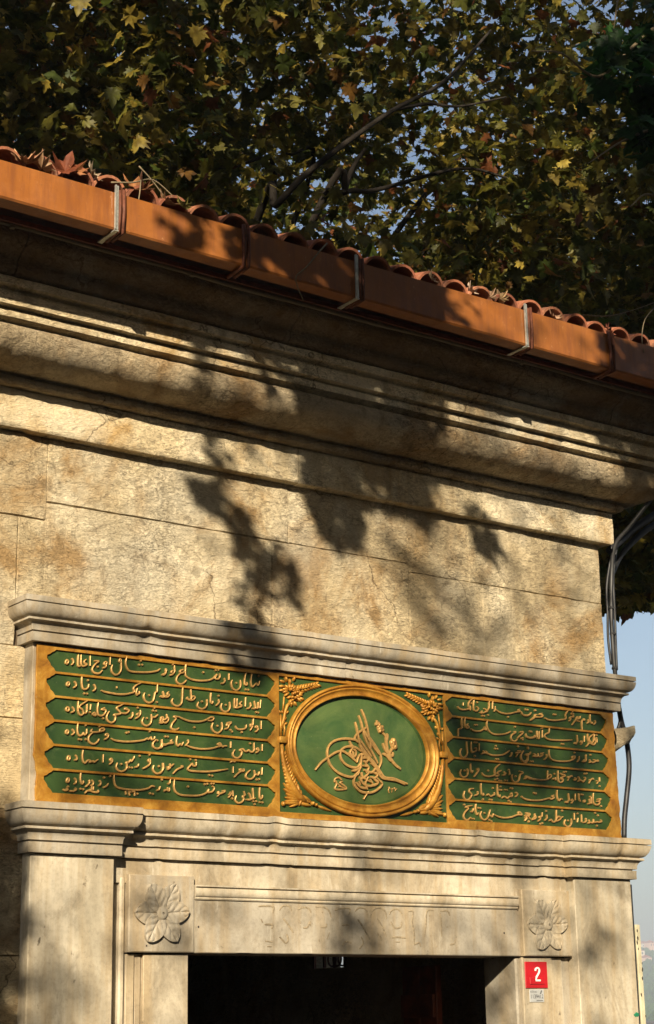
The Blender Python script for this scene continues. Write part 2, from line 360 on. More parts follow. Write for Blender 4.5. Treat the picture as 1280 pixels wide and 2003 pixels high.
# iron grille and glass in the side window
gr = MB(); yc = (ya + yb) / 2
for k in range(4):
    y = ya + (yb - ya) * k / 3; gr.box(X0 - .01, X0 + .01, y - .008, y + .008, zb, zb + .5)
for zz in (zb + .12, zb + .3): gr.box(X0 - .012, X0 + .012, ya, yb, zz - .008, zz + .008)
for k in range(3):
    c = ya + (yb - ya) * (k + .5) / 6
    gr.tube([(X0, c + .05 * math.cos(a), zb + .06 + .05 * math.sin(a)) for a in np.linspace(0, 2 * math.pi, 17)], .007, 5)
gr.build('window_grille', M['rust'], bld)

# stones of the wall
def stone_rect(mb, x0, x1, z0, z1, w, step, amp, seed, gap=0.0012):
    nx = max(2, int((x1 - x0) / step)); nz = max(2, int((z1 - z0) / step))
    def line(a, b, n):   # extra lines near the edge for the joint's shoulder
        return np.concatenate(([a + gap, a + gap + 0.004], np.linspace(a, b, n + 1)[1:-1], [b - gap - 0.004, b - gap]))
    xs = line(x0, x1, nx); zs = line(z0, z1, nz)
    X, Z = np.meshgrid(xs, zs)
    h = fbm(X, seed * 3.1, Z, 2.2, 3) * amp * 1.3 + fbm(X + Z * 0.4, seed * 1.7, Z * 1.7, 11, 4) * amp
    rough = np.clip(fbm(X, seed, Z, 26, 3), 0, 1) * amp * 0.8
    Wd = w + h - rough
    jx = fbm(Z, seed, 5.0, 14, 3) * 0.004; jz = fbm(X, seed, 8.0, 14, 3) * 0.004
    edge = np.zeros_like(X); edge[:, 0] = edge[:, -1] = 1; edge[0, :] = edge[-1, :] = 1
    X = X + jx * (np.minimum(X - x0, x1 - X) < .02); Z = Z + jz * (np.minimum(Z - z0, z1 - Z) < .02)
    Wd = Wd - edge * 0.006
    V = np.stack([X, -Wd, Z], -1).reshape(-1, 3)
    r, c = X.shape; F = []
    for i in range(r - 1):
        for j in range(c - 1):
            a = i * c + j; F.append((a, a + 1, a + c + 1, a + c))
    # sides into the wall
    ring = [j for j in range(c)] + [i * c + c - 1 for i in range(1, r)] + [(r - 1) * c + j for j in range(c - 2, -1, -1)] + [i * c for i in range(r - 2, 0, -1)]
    B = V[ring].copy(); B[:, 1] = 0.03; n0 = len(V); V = np.concatenate([V, B]); k = len(ring)
    for i in range(k):
        j = (i + 1) % k; F.append((ring[j], ring[i], n0 + i, n0 + j))
    F.append(tuple(n0 + i for i in range(k)))
    mb.add(V, F)
def stone(rects, w=0.0, step=0.022, amp=0.006, mat='wall', seed=1, label=None):
    mb = MB()
    for q in rects: stone_rect(mb, *q, w, step, amp, seed)
    return mb.build('stone', M[mat], bld, sharp=50, label=label)
FZ0 = 4.60
stone([(-3.3, -1.947, 4.148, FZ0)], 0.004, seed=1)
stone([(-1.947, -.40, 4.25, FZ0)], 0.001, seed=2)
stone([(-.40, .48, 4.25, FZ0)], 0.0, seed=3)
stone([(.48, .963, 4.20, FZ0)], -0.002, seed=4)
stone([(.963, 2.10, 4.20, FZ0)], 0.0, seed=5)
stone([(-2.103, -1.947, 3.60, 4.148), (-1.947 - .006, -.515, 3.60, 4.25)], 0.0, seed=6)
stone([(-.515, .48, 3.60, 4.25)], 0.001, seed=7)
stone([(.48, 1.064, 3.60, 4.20)], -0.001, seed=8)
stone([(1.064, 2.10, 3.60, 4.20)], 0.0, seed=9)
stone([(-3.3, -2.103, 3.465, 4.148)], -0.001, seed=10)
stone([(-3.3, -2.0, 3.095, 3.465)], 0.002, amp=0.003, mat='wall_tooled', seed=11)
stone([(-3.3, -2.0, 2.64, 3.095)], 0.0, amp=0.003, mat='wall_tooled', seed=12)
stone([(-3.3, -2.0, 1.937, 2.64)], 0.0, amp=0.008, seed=13)
stone([(-3.3, -2.0, 1.25, 1.937)], 0.002, amp=0.008, seed=14)
stone([(-3.3, -2.0, 0.0, 1.25)], 0.0, 0.05, seed=15)
for i, (a, b) in enumerate(((0, 1.1), (1.1, 2.3), (2.3, 3.4), (3.4, 4.6))): stone([(-5.2, -3.3, a, b)], 0.0, 0.06, seed=20 + i)

# mouldings swept along the facade, with mitred returns
def resample(P, ds):
    out = []
    for a, b in zip(P[:-1], P[1:]):
        a = np.array(a); b = np.array(b); n = max(1, int(np.linalg.norm(b - a) / ds))
        for k in range(n): out.append(a + (b - a) * k / n)
    out.append(np.array(P[-1])); return np.array(out)
def sweep(name, x0, x1, prof, mat, lret=False, rret=False, yback=0.04, ds=0.02, dx=0.03, amp=0.0, seed=0, parent=None, chip=0.0, smooth=40, **kw):
    P = resample(prof, ds)
    n = max(2, int((x1 - x0) / dx)); st = []
    if lret: st += [(x0, yb_, -1, 0) for yb_ in np.linspace(yback, 0, 3)[:-1]]
    for k in range(n + 1):
        o = 0
        if k == 0 and lret: o = -1
        if k == n and rret: o = 1
        st.append((x0 + (x1 - x0) * k / n, 0.0, o, -1))
    if rret: st += [(x1, yb_, 1, 0) for yb_ in np.linspace(0, yback, max(3, int(yback / max(dx, .02)) if yback < .5 else 12))[1:]]
    st = np.array(st, float); m_ = len(P)
    bx, by, ox, oy = [st[:, i][:, None] for i in range(4)]
    Wp = np.broadcast_to(P[:, 0][None], (len(st), m_)).copy(); Zp = np.broadcast_to(P[:, 1][None], (len(st), m_)).copy()
    if amp:
        S = bx + by * 1.0 + 0 * Wp
        d = fbm(S, seed * 2.3, Zp * 1.4 + Wp, 9, 4) * amp - np.clip(fbm(S * 1.3, seed, Zp + Wp, 30, 3), 0, 1) * amp * 0.8
        Wp = Wp + d; Zp = Zp + fbm(S, seed + 4.0, Zp, 12, 3) * amp * 0.6
    if chip:
        S = bx + by + 0 * Wp; c = np.clip(fbm(S, seed + 9.0, Zp * 0.5, 7, 5) - 0.18, 0, 1) * chip
        Wp = Wp - c; Zp = Zp + c * 0.6
    # keep the hidden back of the profile at the wall
    V = np.stack([bx + ox * Wp, by + oy * Wp, Zp], -1).reshape(-1, 3); F = []
    for i in range(len(st) - 1):
        for j in range(m_ - 1):
            a = i * m_ + j; F.append((a, a + m_, a + m_ + 1, a + 1))
        a = i * m_; F.append((a + m_ - 1, a + 2 * m_ - 1, a + m_, a))
    F.append(tuple(range(0, m_))); F.append(tuple(range(len(st) * m_ - 1, (len(st) - 1) * m_ - 1, -1)))
    return obj(name, V, F, mat, parent or bld, sharp=smooth, **kw)
def arc(c, r, a0, a1, n=8):
    return [(c[0] + r[0] * math.cos(R(a)), c[1] + r[1] * math.sin(R(a))) for a in np.linspace(a0, a1, n)]

# frieze band
fz = [(-0.03, 4.598), (0.064, 4.600), (0.072, 4.610), (0.072, 4.700), (0.070, 4.808), (-0.03, 4.812)]
fx = [-5.2, -3.1, -1.011, -0.37, 1.03, 1.86, 2.10]
for i in range(len(fx) - 1):
    last = i == len(fx) - 2
    sweep('frieze_stone', fx[i] + .002, fx[i + 1] - (0 if last else .002), fz, M['frieze'], rret=last, yback=5.2 if last else .03, amp=0.0045, seed=30 + i, chip=0.03)
# bed mould + ovolo roll
roll = [(-0.03, 4.814), (0.105, 4.814), (0.118, 4.824)] + arc((0.10, 4.838), (0.032, 0.026), -60, 70, 6) + [(0.125, 4.868)] + arc((0.165, 5.000), (0.205, 0.128), -88, 0, 12) + arc((0.33, 5.0), (0.04, 0.045), 0, 75, 5)[1:] + [(0.30, 5.048), (-0.03, 5.05)]
rx = [-5.2, -3.9, -2.215, -0.50, 1.50, 2.10]
for i in range(len(rx) - 1):
    last = i == len(rx) - 2
    sweep('cornice_roll_stone', rx[i] + .0015, rx[i + 1] - (0 if last else .0015), roll, M['cornice'], rret=last, yback=5.2 if last else .03, amp=0.0075, seed=40 + i, ds=0.016, dx=0.022, chip=0.02, smooth=60)
# three thin fillets
fl = [(-0.03, 5.052), (0.330, 5.052), (0.352, 5.062), (0.386, 5.064), (0.388, 5.092), (0.386, 5.100), (0.372, 5.104), (0.372, 5.112), (0.424, 5.116), (0.427, 5.165), (0.424, 5.176), (0.408, 5.180), (0.408, 5.195), (0.462, 5.205), (0.466, 5.240), (0.460, 5.248), (-0.03, 5.25)]
flx = [-5.2, -3.4, -1.6, -0.51, 1.47, 2.10]
for i in range(len(flx) - 1):
    last = i == len(flx) - 2
    sweep('cornice_fillet_stone', flx[i] + .001, flx[i + 1] - (0 if last else .001), fl, M['frieze'], rret=last, yback=5.2 if last else .03, amp=0.0035, seed=50 + i, ds=0.02, dx=0.022, chip=0.03)
# great cyma under the eaves
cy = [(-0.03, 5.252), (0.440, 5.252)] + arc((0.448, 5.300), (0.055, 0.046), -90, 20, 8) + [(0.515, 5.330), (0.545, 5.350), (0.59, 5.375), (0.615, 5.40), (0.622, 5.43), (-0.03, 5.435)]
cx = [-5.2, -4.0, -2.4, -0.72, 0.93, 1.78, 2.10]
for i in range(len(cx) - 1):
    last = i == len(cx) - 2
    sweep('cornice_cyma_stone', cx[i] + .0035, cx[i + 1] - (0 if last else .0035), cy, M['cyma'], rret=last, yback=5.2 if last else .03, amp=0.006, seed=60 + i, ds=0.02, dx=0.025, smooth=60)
# conduit clipped along the cornice
m = MB(); pts = [(x, -0.628, 5.437 + 0.005 * math.sin(x * 2.1) + 0.003 * math.sin(x * 7)) for x in np.linspace(-5.0, 2.68, 60)]
m.tube(pts, 0.014, 8); cd = m.build('conduit', M['conduit'], bld, smooth=True)
for x in (-3.6, -2.5, -1.45, -0.2, 0.9, 1.9):
    m = MB(); m.tube([(x - .012, -0.628, 5.437), (x + .012, -0.628, 5.437)], 0.019, 8); m.build('conduit_clip', M['conduit'], cd)
# eaves board
m = MB(); m.box(BX0, 2.72, -0.66, -0.05, 5.442, 5.465); m.build('eaves_board', M['rust'], bld)

# gutter: box section, brackets
def gz(x): t = (x + 2.6) / 4.6; return 5.668 + 0.012 * t, 5.470 - 0.025 * t
gj = [-5.4, -3.6, -2.057, -1.293, -0.538, 0.73, 1.426, 2.92]
gm = MB(); V = []; F = []
xs = np.linspace(-5.4, 2.92, 90); k = 0
def gsk(x): t = min(1.0, max(-.4, (x + 2.6) / 4.6)); return -.055 * (1 - t), -.030 * (1 - t)   # the run sags outwards to the left
for x in xs:
    zt, zb_ = gz(x); d = 0.003 * fbm(x, 1.0, 2.0, 1.6, 3); sk = gsk(x)
    V += [(x, -0.82 + d, zt), (x, -0.82 + d, (zt + zb_) / 2 + .01), (x, -0.823 + d, zb_ + .01), (x, -0.815, zb_), (x, -0.725, zb_), (x, -0.725, zt), (x, -0.73, zt), (x, -0.73, zb_ + .006), (x, -0.812, zb_ + .006), (x, -0.812 + d, zt)]
    V[-10:] = [(a, b + sk[0], c_ + sk[1]) for a, b, c_ in V[-10:]]
for i in range(len(xs) - 1):
    for j in range(10):
        a = i * 10 + j; b = i * 10 + (j + 1) % 10; F.append((a, b, b + 10, a + 10))
F.append(tuple(range(9, -1, -1))); F.append(tuple(range(len(xs) * 10 - 10, len(xs) * 10)))
gut = obj('gutter', V, F, M['gutter'], bld, sharp=30)
def bracket(x, light=True):
    zt, zb_ = gz(x); before = set(gut.children)
    _bracket(x, light, zt, zb_)
    for o in set(gut.children) - before: o.location.y += gsk(x)[0]; o.location.z += gsk(x)[1]
def _bracket(x, light, zt, zb_):
    if light:
        m = MB(); m.box(x - .024, x - .004, -.834, -.828, zb_ - .004, zt + .035, .001)
        m.box(x - .026, x - .020, -.840, -.828, zb_ - .004, zt + .035)
        for q in range(9): m.box(x - .0175, x - .010, -.8365, -.8335, zb_ + .02 + q * .022, zb_ + .031 + q * .022)
        m.box(x - .026, x + .0, -.834, -.66, zb_ - .012, zb_ - .006); m.build('steel_strap', M['zinc'], gut)
        m = MB(); m.tube([(x + .004, -.83, zt + .012), (x + .004, -.835, zb_ + .1), (x + .004, -.83, zb_ - .008), (x + .004, -.70, zb_ - .016)], .009, 6)
        m.tube([(x + .026, -.83, zt + .02), (x + .026, -.835, zb_ + .1), (x + .026, -.83, zb_ - .008), (x + .026, -.72, zb_ - .016)], .010, 6)
        m.build('gutter_bracket', M['rust'], gut, smooth=True)
    else:
        m = MB(); m.tube([(x - .012, -.83, zt + .02), (x - .010, -.835, zb_ + .1), (x - .012, -.83, zb_ - .008), (x - .012, -.68, zb_ - .016)], .011, 6)
        m.tube([(x + .018, -.83, zt + .01), (x + .02, -.833, zb_ + .1), (x + .018, -.83, zb_ - .006), (x + .018, -.70, zb_ - .016)], .010, 6)
        m.build('gutter_bracket', M['rust'], gut, smooth=True)
gut.location.y -= .04; gut.location.z -= .0216
bracket(-3.6, False); bracket(-2.057, True); bracket(-1.293, False); bracket(-0.538, True); bracket(0.73, True); bracket(1.426, False); bracket(2.4, True)

# roof of barrel tiles
def tile_mesh(name, flip):
    L_, r0, r1, th = 0.46, 0.101, 0.085, 0.014; V = []; F = []; n = 10
    for y, ra in ((0, r0), (L_, r1)):
        for rr in (ra, ra - th):
            for k in range(n + 1):
                a = math.pi * k / n; V.append((rr * math.cos(a), y, rr * math.sin(a) * (1 if not flip else -1)))
    q = n + 1
    for k in range(n):
        F += [(k, k + 1, 2 * q + k + 1, 2 * q + k), (q + k + 1, q + k, 3 * q + k, 3 * q + k + 1), (k + 1, k, q + k, q + k + 1), (2 * q + k, 2 * q + k + 1, 3 * q + k + 1, 3 * q + k)]
    F += [(0, 2 * q, 3 * q, q), (n, q + n, 3 * q + n, 2 * q + n)]
    me = bpy.data.meshes.new(name); me.from_pydata(V, [], F); me.materials.append(M['tile'])
    me.polygons.foreach_set('use_smooth', [True] * len(F))
    try: me.set_sharp_from_angle(angle=R(40))
    except Exception: pass
    return me
tcap, tpan = tile_mesh('roof_tile', False), tile_mesh('roof_pan_tile', True)
PITCHR = R(17); x = -3.55; k = 0
t0 = at(840, 550, .775)[0]
cent = [t0 + .192 * i for i in range(-25, 12)]
for i, xc in enumerate(cent):
    for row in range(4):
        for me, dx_, dz in ((tcap, 0, 0.0), (tpan, .096, 0.048)):
            if row > 1 and me is tpan: continue
            o = bpy.data.objects.new('roof_tile', me); C.objects.link(o); o.parent = bld
            y = -.775 + row * .36 + random.uniform(-.012, .012) + (.03 if me is tpan else 0)
            o.location = (xc + dx_ + random.uniform(-.008, .008), y, 5.667 + dz + (row * .36) * math.tan(PITCHR) + random.uniform(-.005, .005) - (.0 if me is tcap else .02))
            o.rotation_euler = (PITCHR + random.uniform(-.02, .02), random.uniform(-.05, .05), random.uniform(-.03, .03))
m = MB(); zr = lambda y: 5.63 + (y + .7) * math.tan(PITCHR)
m.add([(BX0 - .4, -.70, zr(-.7)), (2.8, -.70, zr(-.7)), (2.8, 5.9, zr(5.9) - 1.0), (BX0 - .4, 5.9, zr(5.9) - 1.0), (BX0 - .4, -.66, zr(-.7) - .12), (2.8, -.66, zr(-.7) - .12), (2.8, 5.9, zr(5.9) - 1.2), (BX0 - .4, 5.9, zr(5.9) - 1.2)], [(0, 1, 2, 3), (7, 6, 5, 4), (0, 4, 5, 1), (1, 5, 6, 2), (2, 6, 7, 3), (3, 7, 4, 0)])
m.build('roof_deck', M['tile'], bld)

# ------------------------------------------------------------------ marble surround
def entab(z0, z1, base):
    H_ = z1 - z0
    z = lambda t: z0 + H_ * t
    return [(-.03, z(0)), (base + .026, z(0)), (base + .028, z(.02)), (base + .028, z(.215)), (base + .010, z(.222)), (base + .010, z(.25)), (base + .030, z(.254))] + \
        [(base + .030 + .028 * (1 - math.cos(a)), z(.25 + .20 * math.sin(a))) for a in np.linspace(.1, math.pi / 2, 5)] + \
        [(base + .068, z(.465)), (base + .068, z(.515)), (base + .050, z(.520)), (base + .048, z(.535))] + \
        [(base + .056 + .048 * math.sin(a), z(.535 + .30 * (1 - math.cos(a)))) for a in np.linspace(0, math.pi / 2, 8)] + \
        [(base + .084, z(.842)), (base + .084, z(.862)), (base + .104, z(.866)), (base + .105, z(.99)), (base + .100, z(1.0)), (-.03, z(1.0))]
UZ0, UZ1 = 3.472, 3.688
for a, b, l, r in ((-2.046 + .11, -.115, True, False), (-.112, .60, False, False), (.603, 2.04 - .11, False, True)):
    sweep('upper_moulding', a, b, entab(UZ0, UZ1, .11), M['marble_grey'], lret=l, rret=r, yback=.04, amp=.0024, chip=.03, dx=.02, seed=a * 3 + 70)
EZ0, EZ1 = 2.425, 2.665
for a, b in ((-1.553, -.43), (-.427, 0.62), (.623, 1.609)):
    sweep('entablature_stone', a, b, entab(EZ0, EZ1, .03), M['marble'], amp=.0022, chip=.032, dx=.02, seed=a + 80)
for a, b, n_ in ((-2.024 + .09, -1.556 - .09, 81), (1.612 + .09, 2.11 - .09, 82)):
    sweep('pilaster_capital', a, b, entab(EZ0, EZ1, .09), M['marble_grey'] if a < 0 else M['marble'], lret=True, rret=True, yback=.05, amp=.0024, chip=.032, dx=.02, seed=n_)
def slab(name, x0, x1, y0, y1, z0, z1, mat, b=.004, amp=.0012, step=.03, parent=None, seed=0, **kw):
    """dressed slab: front face as a grid that is not quite flat, softened arrises"""
    xs = np.concatenate(([x0, x0 + b], np.linspace(x0 + b, x1 - b, max(2, int((x1 - x0) / step)))[1:-1], [x1 - b, x1]))
    zs = np.concatenate(([z0, z0 + b], np.linspace(z0 + b, z1 - b, max(2, int((z1 - z0) / step)))[1:-1], [z1 - b, z1]))
    X, Z = np.meshgrid(xs, zs); Y = np.full_like(X, y0)
    e = (X <= x0) | (X >= x1) | (Z <= z0) | (Z >= z1); Y = Y + e * b
    Y = Y - fbm(X, seed + y0 * 9, Z, 5, 3) * amp
    ch = np.clip(fbm(X, seed + 3, Z, 16, 4) - .3, 0, 1) * .02 * e; Y = Y + ch
    V = np.stack([X, Y, Z], -1).reshape(-1, 3); r, c = X.shape
    F = [(i * c + j, i * c + j + 1, (i + 1) * c + j + 1, (i + 1) * c + j) for i in range(r - 1) for j in range(c - 1)]
    ring = [j for j in range(c)] + [i * c + c - 1 for i in range(1, r)] + [(r - 1) * c + j for j in range(c - 2, -1, -1)] + [i * c for i in range(r - 2, 0, -1)]
    B = V[ring].copy(); B[:, 1] = y1; n0 = len(V); V = np.concatenate([V, B]); k = len(ring)
    F += [(ring[(i + 1) % k], ring[i], n0 + i, n0 + (i + 1) % k) for i in range(k)] + [tuple(n0 + i for i in range(k))]
    return obj(name, V, F, mat, parent or bld, sharp=35, **kw)
slab('pilaster', -2.024, -1.556, -.090, .03, 0, 2.423, M['marble_pil'], .005, seed=1)
slab('pilaster', 1.622, 2.108, -.090, .03, 0, 2.423, M['marble_pil'], .005, seed=2)
slab('lintel_frieze', -1.552, 1.618, -.030, .03, 2.300, 2.423, M['marble'], .002, seed=3)
slab('jamb_strip', -1.552, -1.492, -.012, .03, 0, 2.298, M['marble'], .003, seed=4)
slab('jamb_fillet', -1.490, -1.458, -.036, .03, 0, 2.330, M['marble'], .008, seed=5)
slab('jamb_step', -1.448, -1.398, -.030, .03, 0, 1.950, M['marble'], .004, seed=6)
slab('jamb_step', -1.392, -1.352, -.018, .03, 0, 1.950, M['marble_grey'], .006, seed=7)
slab('door_jamb', -1.348, -1.082, -.034, .25, 0, 1.952, M['marble'], .004, seed=8)
slab('jamb_bead', 1.172, 1.216, -.030, .25, 0, 1.951, M['marble_grey'], .010, seed=9)
slab('door_jamb', 1.219, 1.456, -.036, .25, 0, 1.952, M['marble'], .004, seed=10)
slab('jamb_step', 1.459, 1.553, -.022, .03, 0, 1.950, M['marble'], .008, seed=11)
slab('jamb_step', 1.556, 1.619, -.010, .03, 0, 1.950, M['marble_grey'], .004, seed=12)
lint = slab('door_lintel', -1.060, 1.190, -.050, .25, 1.957, 2.298, M['marble_grey'], .004, seed=13)
sweep('lintel_moulding', -1.058, 1.186, [(.045, 2.225), (.058, 2.226), (.062, 2.232), (.060, 2.238)] + [(.060 + .012 * math.sin(a), 2.240 + .024 * (1 - math.cos(a))) for a in np.linspace(0, math.pi, 8)] + [(.066, 2.290), (.076, 2.292), (.076, 2.300), (.045, 2.302)], M['marble'], parent=lint, yback=0, dx=.04, amp=.0008, chip=.004, ds=.01)
slab('lintel_edge_strip', 1.192, 1.214, -.040, .03, 1.957, 2.335, M['marble_grey'], .004, seed=14)
# flower blocks
def petal(mb, cx_, cz_, ang, L_, Wd, w0, h, veins=True, tip=1.0):
    """carved petal: pointed oval with a crisp cut edge, sunk midrib and side veins"""
    nu = 30; vv = [-1, -1, -.93, -.8, -.65, -.5, -.35, -.22, -.12, -.05, 0, .05, .12, .22, .35, .5, .65, .8, .93, 1, 1]; V = []; F = []; nv = len(vv) - 1
    ca, sa = math.cos(ang), math.sin(ang)
    for i in range(nu + 1):
        u = i / nu; wd = Wd * .5 * (math.sin(math.pi * u) ** (.95 if u < .5 else .58)) + .012 * (1 - u) ** 3
        if i == nu: wd = .0006
        for j, v in enumerate(vv):
            px = u * L_ - .012 * abs(v) * 0; pz = v * wd
            hh = h * (.60 + .40 * min(1, u * 1.6)) * (1 - .35 * (1 - abs(v)) * (1 - u)) 
            hh += .0022 * math.sin(math.pi * abs(v)) - .0075 * math.exp(-(v / .08) ** 2) * (1 - u * .4)
            if veins: hh -= .0060 * math.exp(-((((u - abs(v) * .30) * 4.0) % 1 - .5) / .16) ** 2) * (.10 < abs(v) < .86) * (.12 < u < .92)
            if j in (0, nv): hh = -.002
            V.append((cx_ + px * ca - pz * sa, -(w0 + hh), cz_ + px * sa + pz * ca))
    for i in range(nu):
        for j in range(nv):
            a = i * (nv + 1) + j; F.append((a, a + nv + 1, a + nv + 2, a + 1)[::-1])
    mb.add(V, F)
def dome(mb, cx_, cz_, rx_, rz_, w0, h, n=18, m_=6, dip=0.0):
    V = [(cx_, -(w0 + h - dip), cz_)]; F = []
    for i in range(1, m_ + 1):
        t = i / m_
        for k in range(n):
            a = 2 * math.pi * k / n; V.append((cx_ + rx_ * t * math.cos(a), -(w0 + h * math.sqrt(max(0, 1 - t ** 3)) - dip * (1 - t) - (.002 if i == m_ else 0)), cz_ + rz_ * t * math.sin(a)))
    for k in range(n): F.append((0, 1 + (k + 1) % n, 1 + k))
    for i in range(m_ - 1):
        for k in range(n):
            a = 1 + i * n + k; b = 1 + i * n + (k + 1) % n; F.append((a, b, b + n, a + n)[::-1])
    F = [f[::-1] for f in F]
    mb.add(V, F)
for x0_, x1_, cxx, czz, lab in ((-1.452, -1.063, -1.262, 2.152, 'grey flower block with deeply veined petals'), (1.217, 1.605, 1.409, 2.140, 'pale flower block with shallow worn petals')):
    blk = slab('flower_block', x0_, x1_, -.062, .03, 1.958, 2.343, M['marble_grey'] if x0_ < 0 else M['marble'], .005, seed=x0_, label=lab)
    for k, (a, L_, W_) in enumerate(((62, .168, .108), (4, .160, .104), (-58, .166, .106), (-121, .168, .110), (180, .164, .112), (117, .164, .112))):
        mb = MB(); petal(mb, cxx, czz, R(a), L_ * .99, W_ * 1.04, .0605 + .0025 * (k % 2), .019 if x0_ < 0 else .015); mb.build('flower_petal', M['marble_grey'] if x0_ < 0 else M['marble'], blk, sharp=40)
    mb = MB(); dome(mb, cxx, czz, .036, .038, .068, .016); mb.build('flower_boss', M['marble_grey'] if x0_ < 0 else M['marble'], blk, smooth=True)

# broken stub of stone and flaking painted post at the corner
m = MB(); V = []; F = []
pts = [np.array((2.10, .02, 3.29)), np.array((2.16, .0, 3.31)), np.array((2.22, -.01, 3.335)), np.array((2.27, -.01, 3.36)), np.array((2.30, 0, 3.385))]
for i, p in enumerate(pts):
    for k in range(14):
        a = 2 * math.pi * k / 14; r_ = (.085, .080, .062, .055, .03)[i] * (1 + .25 * vnoise(i * 1.3, k * .9, 4.4)); V.append((p[0] + .02 * math.sin(a), p[1] + r_ * math.cos(a) * .8, p[2] + r_ * math.sin(a)))
for i in range(4):
    for k in range(14): a = i * 14 + k; b = i * 14 + (k + 1) % 14; F.append((a, b, b + 14, a + 14))
F.append(tuple(range(56, 70)))
obj('broken_stone_stub', V, F, M['wall'], bld, sharp=60)
pst = empty('painted_post', (2.23, 0.02, 0), 'cream painted iron post with flaking paint beside the right marble pilaster', 'post')
m = MB(); m.box(2.125, 2.165, -.045, .03, 0, 2.40, .003); m.build('shadow_gap_strip', M['black'], pst)  # black strip stands in for the shade in the gap by the pilaster
m = MB(); m.box(2.167, 2.205, -.052, .01, 0, 2.155, .004); m.build('post_shaft', M['paint_post'], pst)
for k in range(16):
    z = random.uniform(1.35, 2.12); xx = random.choice((2.170, 2.196)) + random.uniform(0, .008); a = random.uniform(.004, .010)
    n_ = 7; V = [(xx + a * .7 * math.cos(2 * math.pi * q / n_) * random.uniform(.6, 1.2), -.0532, z + a * 1.6 * math.sin(2 * math.pi * q / n_) * random.uniform(.6, 1.2)) for q in range(n_)]
    V += [(v[0], -.0515, v[2]) for v in V]
    obj('paint_chip', V, [tuple(range(n_))[::-1]] + [(q, (q + 1) % n_, n_ + (q + 1) % n_, n_ + q) for q in range(n_)], M['chip'], pst)
xg, zg = at(1245, 1985, .0905); V = [(xg + random.uniform(.7, 1.2) * .022 * math.cos(a), -.0925, zg + random.uniform(.7, 1.2) * .013 * math.sin(a)) for a in np.linspace(0, 2 * math.pi, 13)[:-1]]
V += [(v[0], -.0895, v[2]) for v in V]
obj('green_paint_splash', V, [tuple(range(12))] + [(q, (q + 1) % 12, 12 + (q + 1) % 12, 12 + q) for q in range(12)], M['greenpaint'], bld)

# wooden door leaf folded back inside, right-hand side
door = empty('wooden_door', (1.15, .28, 0), 'red varnished wooden door leaf folded back inside the dark doorway', 'door')
for k in range(2):
    y0 = .62 + k * .17; m = MB(); m.box(1.10, 1.145, y0, y0 + .165, .05, 1.93, .006); m.build('door_board', M['wood'], door)
for z in (.3, 1.0, 1.62):
    m = MB(); m.box(1.078, 1.099, .63, .95, z, z + .14, .006); m.build('door_rail', M['wood'], door)

# ------------------------------------------------------------------ inscription panel
pan = empty('inscription_panel', (0, -.03, 2.665), 'green and gilt carved Ottoman inscription panel with oval monogram medallion above the doorway', 'inscription')
PW = .110
slab('panel_slab', -2.046, 2.040, -.096, .03, 2.666, 3.470, M['marble_grey'], .003, parent=pan, seed=20)
def poly_holes(name, outer, holes, w_face, depth, mat, bevel=.0015):
    cu = bpy.data.curves.new(name, 'CURVE'); cu.dimensions = '2D'; cu.fill_mode = 'BOTH'; cu.extrude = depth / 2; cu.bevel_depth = bevel; cu.bevel_resolution = 1; cu.offset = -bevel
    for P in [outer] + holes:
        sp = cu.splines.new('POLY'); sp.points.add(len(P) - 1); sp.use_cyclic_u = True
        for q, (a, b) in zip(sp.points, P): q.co = (a, b, 0, 1)
    t = bpy.data.objects.new('tmp', cu); C.objects.link(t)
    dg = bpy.context.evaluated_depsgraph_get(); me = bpy.data.meshes.new_from_object(t.evaluated_get(dg)); bpy.data.objects.remove(t)
    V = np.array([v.co[:] for v in me.vertices]); F = [tuple(p.vertices) for p in me.polygons]
    V = np.stack([V[:, 0], -(w_face - depth / 2 - bevel) - V[:, 2], V[:, 1]], -1)   # front towards -Y
    return obj(name, V, F, mat, pan)
# outer outline with chipped edge
ol = []
def edge(a, b, n, am, s):
    for k in range(n):
        t = k / n; x = a[0] + (b[0] - a[0]) * t; z = a[1] + (b[1] - a[1]) * t; d = am * float(fbm(x * 3, s, z * 3, 9, 4)); ol.append((x + (d if abs(a[0] - b[0]) < .2 else 0), z + (d if abs(a[0] - b[0]) >= .2 else 0)))
edge((-2.022, 2.668), (2.034, 2.668), 160, .003, 1); edge((2.034, 2.668), (2.024, 3.466), 50, .010, 2)
edge((2.024, 3.462), (-2.030, 3.462), 160, .007, 3); edge((-2.030, 3.462), (-2.030, 2.90), 30, .004, 4); edge((-2.030, 2.90), (-2.008, 2.668), 14, .016, 5)
RT_, RP = 3.444, .1223
ENDP = [(.050, .002), (.041, .010), (.026, .018), (.016, .027), (.004, .031), (0, .034), (0, .050), (.008, .060), (.018, .072), (.022, .084), (.038, .096), (.050, .1125)]
def cart(xl, xr, i):
    zt = RT_ - RP * i; P = [(xl + a, zt - b) for a, b in ENDP]
    Q = [(xr - a, zt - b) for a, b in ENDP]
    return P + Q[::-1]
holes = [cart(-1.973, -.578, i) for i in range(6)] + [cart(.640, 1.962, i) for i in range(6)]
MX0, MX1, MZ0, MZ1 = -.552, .628, 2.700, 3.445
holes.append([(MX0, MZ0), (MX1, MZ0), (MX1, MZ1), (MX0, MZ1)])
poly_holes('gilt_frame', ol, holes, PW, .010, M['gold'])
